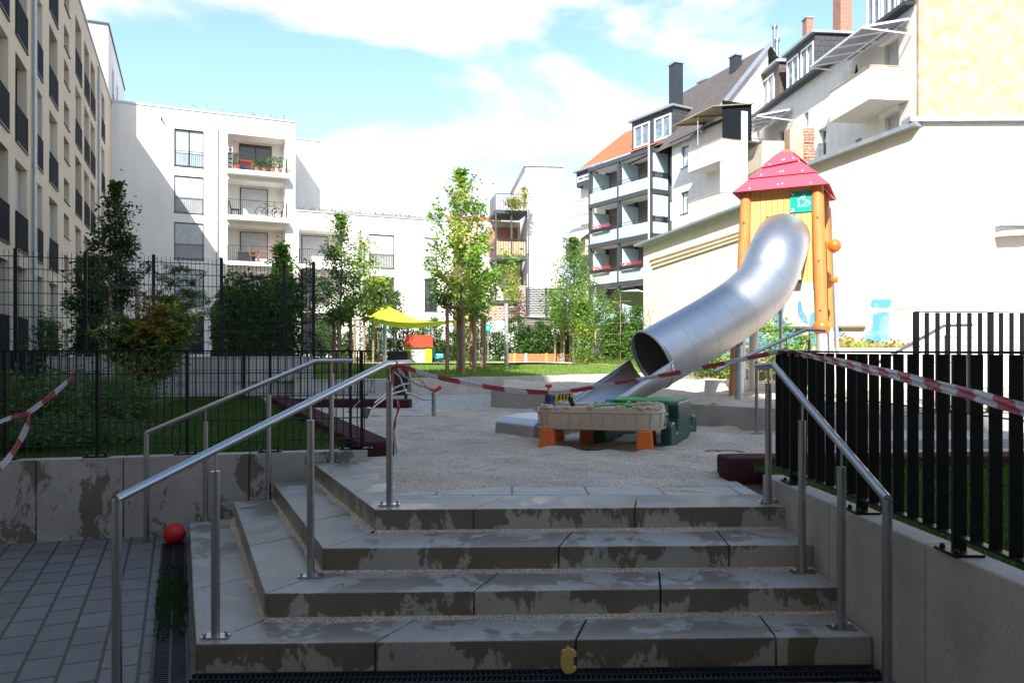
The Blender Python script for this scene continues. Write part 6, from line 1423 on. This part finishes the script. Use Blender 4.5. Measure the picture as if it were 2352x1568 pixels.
for x in (px0_+.10,px1_-.26): MB().box(x,x+.17,31.975,31.997,zf_+.15,H_-.12).build('shutter',M['lime'],hs_,bevel=.008)
MB().add([(px0_-.04,31.9,H_-.03),(px1_+.04,31.9,H_-.03),(px1_-.04,32.5,Ht),(px0_+.06,32.5,Ht),(px0_-.04,33.1,H_-.03),(px1_+.04,33.1,H_-.03)],[(0,1,2,3),(3,2,5,4)]).build('roof',M['tomato'],hs_)
M['cyanpl']=mat('blue_plastic',(.03,.35,.62),.4); M['toyred']=mat('toy_red',(.8,.12,.03),.4)
def seesaw(px,py,Y,lab,m,w_=.45):
    c=wp(px,py,Y); r_=thing('toy_car' if m=='cyanpl' else 'toy_chair',lab,'toy',(c.x,Y,tz(Y)))
    MB().box(c.x-w_/2,c.x+w_/2,Y-.2,Y+.2,tz(Y)+.12,c.z).build('body',M[m],r_,bevel=.06)
    MB().box(c.x-w_/2+.05,c.x-w_/2+.12,Y-.18,Y+.18,c.z,c.z+.22).build('back',M[m],r_,bevel=.02)
    for s in (-1,1): MB().tube([(c.x+s*w_*.3,Y-.23,tz(Y)+.1),(c.x+s*w_*.3,Y-.17,tz(Y)+.1)],.1,12).build('wheel',M['blackpl'],r_)
seesaw(1006,812,32.6,'bright blue plastic toy beside the right wall of the playhouse','cyanpl',.5)
seesaw(1223,815,37.2,'small orange-red toy seen through the hedge right of the small green sign','toyred',.3)
seesaw(1251,816,37.2,'small orange-red toy through the hedge above the timber planter','toyred',.28)
tb_=thing('timber_edging','low pale timber edging of the sandbox in front of the playhouse','edging',tuple(on(880,31)))
a=wp(860,0,30.6); b_=wp(1138,0,30.6)
for i in range(5):
    p=lerp((a.x,a.y),(b_.x,b_.y),i/5); q=lerp((a.x,a.y),(b_.x,b_.y),(i+1)/5); MB().box(p[0]+.005,q[0]-.005,30.5,30.65,1.1,EYE-(832-HY)/FPX*30.6).build('beam',M['plank'],tb_)
pl_=thing('timber_planter','long low timber planter with orange and grey posts below the canopy','planter',tuple(on(1240,31)))
Yp=31.2; x0=wp(1165,0,Yp).x; x1=wp(1315,0,Yp).x; zt5=wp(0,812,Yp).z; zb5=1.15; nb=5
for i in range(nb):
    z0_=zb5+(zt5-zb5)*i/nb; MB().box(x0,x1,Yp,Yp+.05,z0_,z0_+(zt5-zb5)/nb-.008).build('board',M['planter'],pl_)
MB().box(x0,x0+.05,Yp+.05,Yp+1.2,zb5,zt5-.01).box(x1-.05,x1,Yp+.05,Yp+1.2,zb5,zt5-.01).build('end_board',M['planter'],pl_)
for px,m in ((1182,'orangewood'),(1208,'zinc'),(1255,'orangewood'),(1290,'zinc')):
    M.setdefault('orangewood',mat('orange_stained_wood',(.6,.24,.06),.6)); x=wp(px,0,Yp).x; MB().box(x-.055,x+.055,Yp-.05,Yp-.003,zb5,zt5+.02).build('post',M[m],pl_)
sg=wp(1121,752,33.6); sn=thing('play_sign','small teal sign with a white drop-shaped emblem on the back fence','sign',tuple(sg)); s=.17
pl5=MB().box(sg.x-s,sg.x+s,33.6,33.62,sg.z-s*.9,sg.z+s*.9).build('plate',M['teal'],sn); mb=MB().tube([Vector((sg.x,33.595,sg.z+.07)),Vector((sg.x+.05,33.595,sg.z-.03)),Vector((sg.x,33.595,sg.z-.08)),Vector((sg.x-.05,33.595,sg.z-.03)),Vector((sg.x,33.595,sg.z+.07))],.012,5)
for a_ in (-1,1):
    for b2 in (-1,1): mb.obox(Vector((sg.x+a_*s*.9,33.597,sg.z+b2*s*.8)),Vector((sg.x+a_*s*.62,33.597,sg.z+b2*s*.55)),.003,.03)
mb.build('emblem',M['signwhite'],pl5); MB().cyl((sg.x,33.65),1.2,sg.z+.1,.025,8).build('pole',M['zinc'],sn)
pp=wp(1462,680,29.5); ps=thing('white_parasol','large open white parasol tilted behind the corner of the cream wall','parasol',(pp.x,pp.y,1.2)); mb=MB(); tilt=Matrix.Rotation(R(-14),3,'X')@Matrix.Rotation(R(8),3,'Y')
n_=8; top=Vector((0,0,.28)); rim=[Vector((math.cos(2*math.pi*j/n_)*.95,math.sin(2*math.pi*j/n_)*.95,-.12)) for j in range(n_)]; mb.add([pp+tilt@top]+[pp+tilt@v for v in rim],[(0,j+1,(j+1)%n_+1) for j in range(n_)]); mb.build('cloth',M['cloth'],ps); MB().cyl((pp.x,pp.y),1.1,pp.z+.1,.025,8).build('pole',M['zinc'],ps)
# ---------------------------------------------------------------- barrier tape
M['tred']=mat('tape_red',(.38,.07,.085),.35); M['twht']=mat('tape_white',(.55,.53,.56),.35)
for k_ in ('tred','twht'):
    m=M[k_]; nt=m.node_tree; b=nt.nodes['Principled BSDF']; out=nt.nodes['Material Output']; t=nt.nodes.new('ShaderNodeBsdfTranslucent'); t.inputs[0].default_value=b.inputs['Base Color'].default_value; x=nt.nodes.new('ShaderNodeMixShader'); x.inputs[0].default_value=.3; nt.links.new(b.outputs[0],x.inputs[1]); nt.links.new(t.outputs[0],x.inputs[2]); nt.links.new(x.outputs[0],out.inputs[0])
def tape(label, pts, wd, seed, stripe=.16, twist=1.0, sag=None, slant=.5, fold=None):
    cv=spline(pts,14); rs=random.Random(seed); L_=0; D=[0]
    for a,b in zip(cv,cv[1:]): L_+=(b-a).length; D.append(L_)
    n=max(40,int(L_/.008)); mb=MB(); K2=8
    def at_(s):
        s=min(max(s,0),L_); i=max(0,min(len(D)-2,next((i for i in range(len(D)-1) if D[i+1]>=s),len(D)-2))); f=(s-D[i])/max(1e-6,D[i+1]-D[i]); return cv[i].lerp(cv[i+1],f),(cv[i+1]-cv[i]).normalized()
    ph=rs.uniform(0,6); vs=[]
    for i in range(n+1):
        s=L_*i/n; p,t=at_(s); side=t.cross(Vector((0,0,1))).normalized(); up=side.cross(t).normalized(); th=math.pi/2+twist*math.sin(s*1.7+ph)+.25*math.sin(s*5+ph*2); w_=wd*(fold(s/L_) if fold else 1)
        for k in range(K2+1):
            u=(k/K2-.5)*w_; q=p+(side*math.cos(th)+up*math.sin(th))*u+side*.006*math.sin(s*9+k*1.5); vs.append(q)
    fs=[]; ms=[]
    for i in range(n):
        for k in range(K2):
            fs.append((i*(K2+1)+k,(i+1)*(K2+1)+k,(i+1)*(K2+1)+k+1,i*(K2+1)+k+1)); s=L_*i/n+slant*(k/K2)*wd; ms.append(int(s/stripe)%2)
    mb.add(vs,fs); mb.m=ms; return solo(mb,'barrier_tape',[M['tred'],M['twht']],label,'barrier tape',tuple(pts[0]),'red and white barrier tapes',smooth=True)
Kt=Vector((-.86,5.62,1.66)); Kr=wp(1797,806,5.82)
tape('long barrier tape stretched from the left handrail across the slide to the bar fence', [Kt,wp(990,862,5.7),wp(1100,885,5.75),wp(1190,897,5.8),wp(1290,900,5.85),wp(1400,882,5.85),wp(1560,855,5.85),wp(1700,826,5.83),Kr], .037, 3, .17, .55)
tape('barrier tape drooping in front of the black bar fence to the right edge', [Kr,wp(1900,826,4.9),wp(2050,860,3.85),wp(2200,898,3.25),wp(2365,942,2.8)], .05, 5, .13, .35, slant=1.4)
tape('torn tape end hanging down from the top of the nearest handrail', [Kt,wp(902,880,5.55),wp(915,930,5.5),wp(908,965,5.5),wp(905,1000,5.5),wp(912,1040,5.52)], .03, 6, .5, .5, fold=lambda s: 1-.6*s)
tape('thin tape running from the handrail to the seat of the sand excavator', [Kt+Vector((0,.05,0)),wp(925,858,8),wp(952,880,11),wp(985,893,12.7)], .035, 7, .12, 1.3)
tape('thin tape from the handrail end to the excavator seat, crossing the red knob', [wp(938,838,5.9),wp(950,858,9),wp(985,893,12.7)], .03, 8, .12, 1.3)
tape('red and white tape tied to the left wire fence and leaving at the left edge', [wp(175,856,7.25),wp(140,890,7.1),wp(68,944,6.9),wp(30,957,6.8),wp(-30,980,6.6)], .045, 9, .14, 1.2)
tape('loose tape branch hanging from the knot to the bottom left of the wire fence', [wp(68,944,6.9),wp(63,975,6.85),wp(45,1015,6.8),wp(20,1050,6.7),wp(-8,1080,6.6)], .05, 10, .14, .5)
kn=MB(); kn.sphere(tuple(Kt),.03,10,7); kn.tube([Kt+Vector((-.02,0,.02)),Kt+Vector((-.03,0,-.03))],.03,8); solo(kn,'tape_knot',M['tred'],'red knot of tape wound round the nearest handrail top','barrier tape',tuple(Kt),smooth=True)
# ---------------------------------------------------------------- things on the balconies of the white building
def potplant(px, Y_, j, h, lab, seed, x_off, pot=True):
    p = WBF.w(x_off,-.3,Z[j]); r=thing('potted_plant',lab,'potted plant',tuple(p),'potted plants on the top balcony' if j==4 else None)
    M.setdefault('terracotta',mat('terracotta',(.5,.17,.07),.7)); MB().cyl((p.x,p.y),p.z,p.z+.26,.10,12,.15).build('pot',M['terracotta'],r,smooth=True)
    rs_=random.Random(seed); pts=[p+Vector((rs_.gauss(0,.16),rs_.gauss(0,.12),.3+h*rs_.random())) for _ in range(260)]; leaves(None,pts,.1,[M['leaf_mid'],M['leaf_dark']],seed,r,'foliage')
potplant(0,0,4,.75,'potted plant at the left end of the top balcony rail',1,lg[0]+.45,1)
for k,(xo,h,lab) in enumerate(((1.75,.55,'round bushy potted plant left of centre behind the top balcony rail'),(2.2,.6,'potted plant right of centre behind the top balcony rail'),(2.7,.7,'taller potted plant near the right of the top balcony'),(3.15,.75,'leafy planter plant at the right end of the top balcony'))): potplant(0,0,4,h,lab,k+2,lg[0]+xo)
M['redcloth']=mat('red_cloth',(.55,.02,.02),.8)
def table(j,x,w_,lab,m,name='balcony_table',h=.72,y=.3):
    r=thing(name,lab,'table',tuple(WBF.w(x,y,Z[j])),None,WBF.rz); MB().box(-w_/2,w_/2,-.3,.3,h,h+.04).build('table_top',M[m],r)
    for a in (-1,1):
        for b in (-1,1): MB().box(a*w_*.4-.02,a*w_*.4+.02,b*.24-.02,b*.24+.02,0,h).build('leg',M[m],r)
def chair(j,x,lab,m,y=.2,flip=1):
    r=thing('balcony_chair',lab,'chair',tuple(WBF.w(x,y,Z[j])),'chairs on the balconies of the white building',WBF.rz); MB().box(-.24,.24,-.24,.24,.42,.47).build('seat',M[m],r); MB().obox((-.24*flip,0,.47),(-.36*flip,0,.95),.46,.04,up=(1,0,0)).build('backrest',M[m],r)
    for a in (-1,1):
        for b in (-1,1): MB().box(a*.21-.018,a*.21+.018,b*.21-.018,b*.21+.018,0,.42).build('leg',M[m],r)
table(4,lg[0]+1.1,.9,'small table under a red cloth on the top balcony','redcloth',y=.5); 
MB_=thing('metal_shelf','narrow pale metal shelf rack at the left end of the top balcony','shelf',tuple(WBF.w(lg[0]+.12,-.35,Z[4])),None,WBF.rz)
for a in (-.12,.12): MB().box(a-.012,a+.012,-.15,.15,0,1.4).build('side_frame',M['whitepl'],MB_)
for k in range(5): MB().box(-.11,.11,-.15,.15,.1+k*.28,.12+k*.28).build('shelf',M['grey'],MB_)
chair(3,lg[0]+.45,'dark reclining chair at the left of the second balcony from the top','blackpl'); chair(3,lg[1]-.45,'dark chair at the right of the second balcony from the top','blackpl',flip=-1)
table(2,lg[0]+2.35,1.1,'round-edged brown wooden table on the third balcony from the top','planter'); chair(2,lg[0]+1.6,'brown folding chair left of the wooden balcony table','planter'); chair(2,lg[1]-.35,'brown folding chair right of the wooden balcony table','planter',flip=-1)
table(1,lg[0]+1.2,1.5,'low dark lounge table on the lowest loggia behind the fence','blackpl',h=.5)
bx_=thing('balcony_box','dark storage box beside the wooden table on the third balcony','box',tuple(WBF.w(lg[0]+1.2,.6,Z[2])),None,WBF.rz); MB().box(-.55,.5,-.3,.3,0,.65).build('box_body',M['blackpl'],bx_); MB().box(-.57,.52,-.32,.32,.65,.7).build('lid',M['grey'],bx_)
by=thing('bicycle','dark bicycle parked behind the rail of the second balcony from the top','bicycle',tuple(WBF.w(lg[0]+2.5,-.1,Z[3])),None,WBF.rz)
for s in (-.5,.5):
    w5=MB().tube([(s+.33*math.cos(2*math.pi*j/20),0,.34+.33*math.sin(2*math.pi*j/20)) for j in range(21)],.02,6,cap=False).build('wheel',M['blackpl'],by)
    sk_=MB(); 
    for j in range(8): sk_.tube([(s,0,.34),(s+.32*math.cos(j*math.pi/4),0,.34+.32*math.sin(j*math.pi/4))],.004,3)
    sk_.build('spokes',M['steel'],w5)
MB().tube([(-.5,0,.34),(-.15,0,.75),(.35,0,.8),(.5,0,.34)],.022,6).tube([(-.15,0,.78),(.0,0,.3),(.36,0,.7)],.022,6).tube([(-.5,0,.34),(0,0,.3)],.015,6).build('frame',M['blackpl'],by); MB().box(-.3,-.05,-.06,.06,.86,.9).build('saddle',M['blackpl'],by); MB().tube([(.33,0,.8),(.3,0,1.0),(.3,-.28,1.02),(.42,-.28,1.02)],.016,6).build('handlebar',M['blackpl'],by)

# ---------------------------------------------------------------- small litter: twigs and bits on the sand and pavers
rs = random.Random(99); mb = MB()
for _ in range(420):
    x = rs.uniform(-1.3,2.0); y = 6.1+rs.random()**1.6*7; z = float(lowsand(np.array([x]),np.array([y]))[0])
    if z < .6: continue
    s = rs.uniform(.004,.012); a = rs.random()*6.28; c = Vector((x,y,z+.003)); d = Vector((math.cos(a),math.sin(a),rs.uniform(-.1,.3)))*s*rs.uniform(1,2.2); e_ = Vector((-math.sin(a),math.cos(a),.2))*s*.6
    mb.add([c-d,c+e_,c+d,c-e_],[(0,1,2,3)])
for _ in range(160):
    x = rs.uniform(-4,-1.9); y = rs.uniform(3.8,6.9); s = rs.uniform(.004,.011); a = rs.random()*6.28; c = Vector((x,y,.006)); mb.add([c+Vector((math.cos(a)*s,math.sin(a)*s,0)),c+Vector((-math.sin(a)*s*.5,math.cos(a)*s*.5,.004)),c-Vector((math.cos(a)*s,math.sin(a)*s,0))],[(0,1,2)])
tag(mb.build('litter', M['bark']), 'tiny twigs and bark crumbs scattered over the sand and pavers', 'litter', kind='stuff')
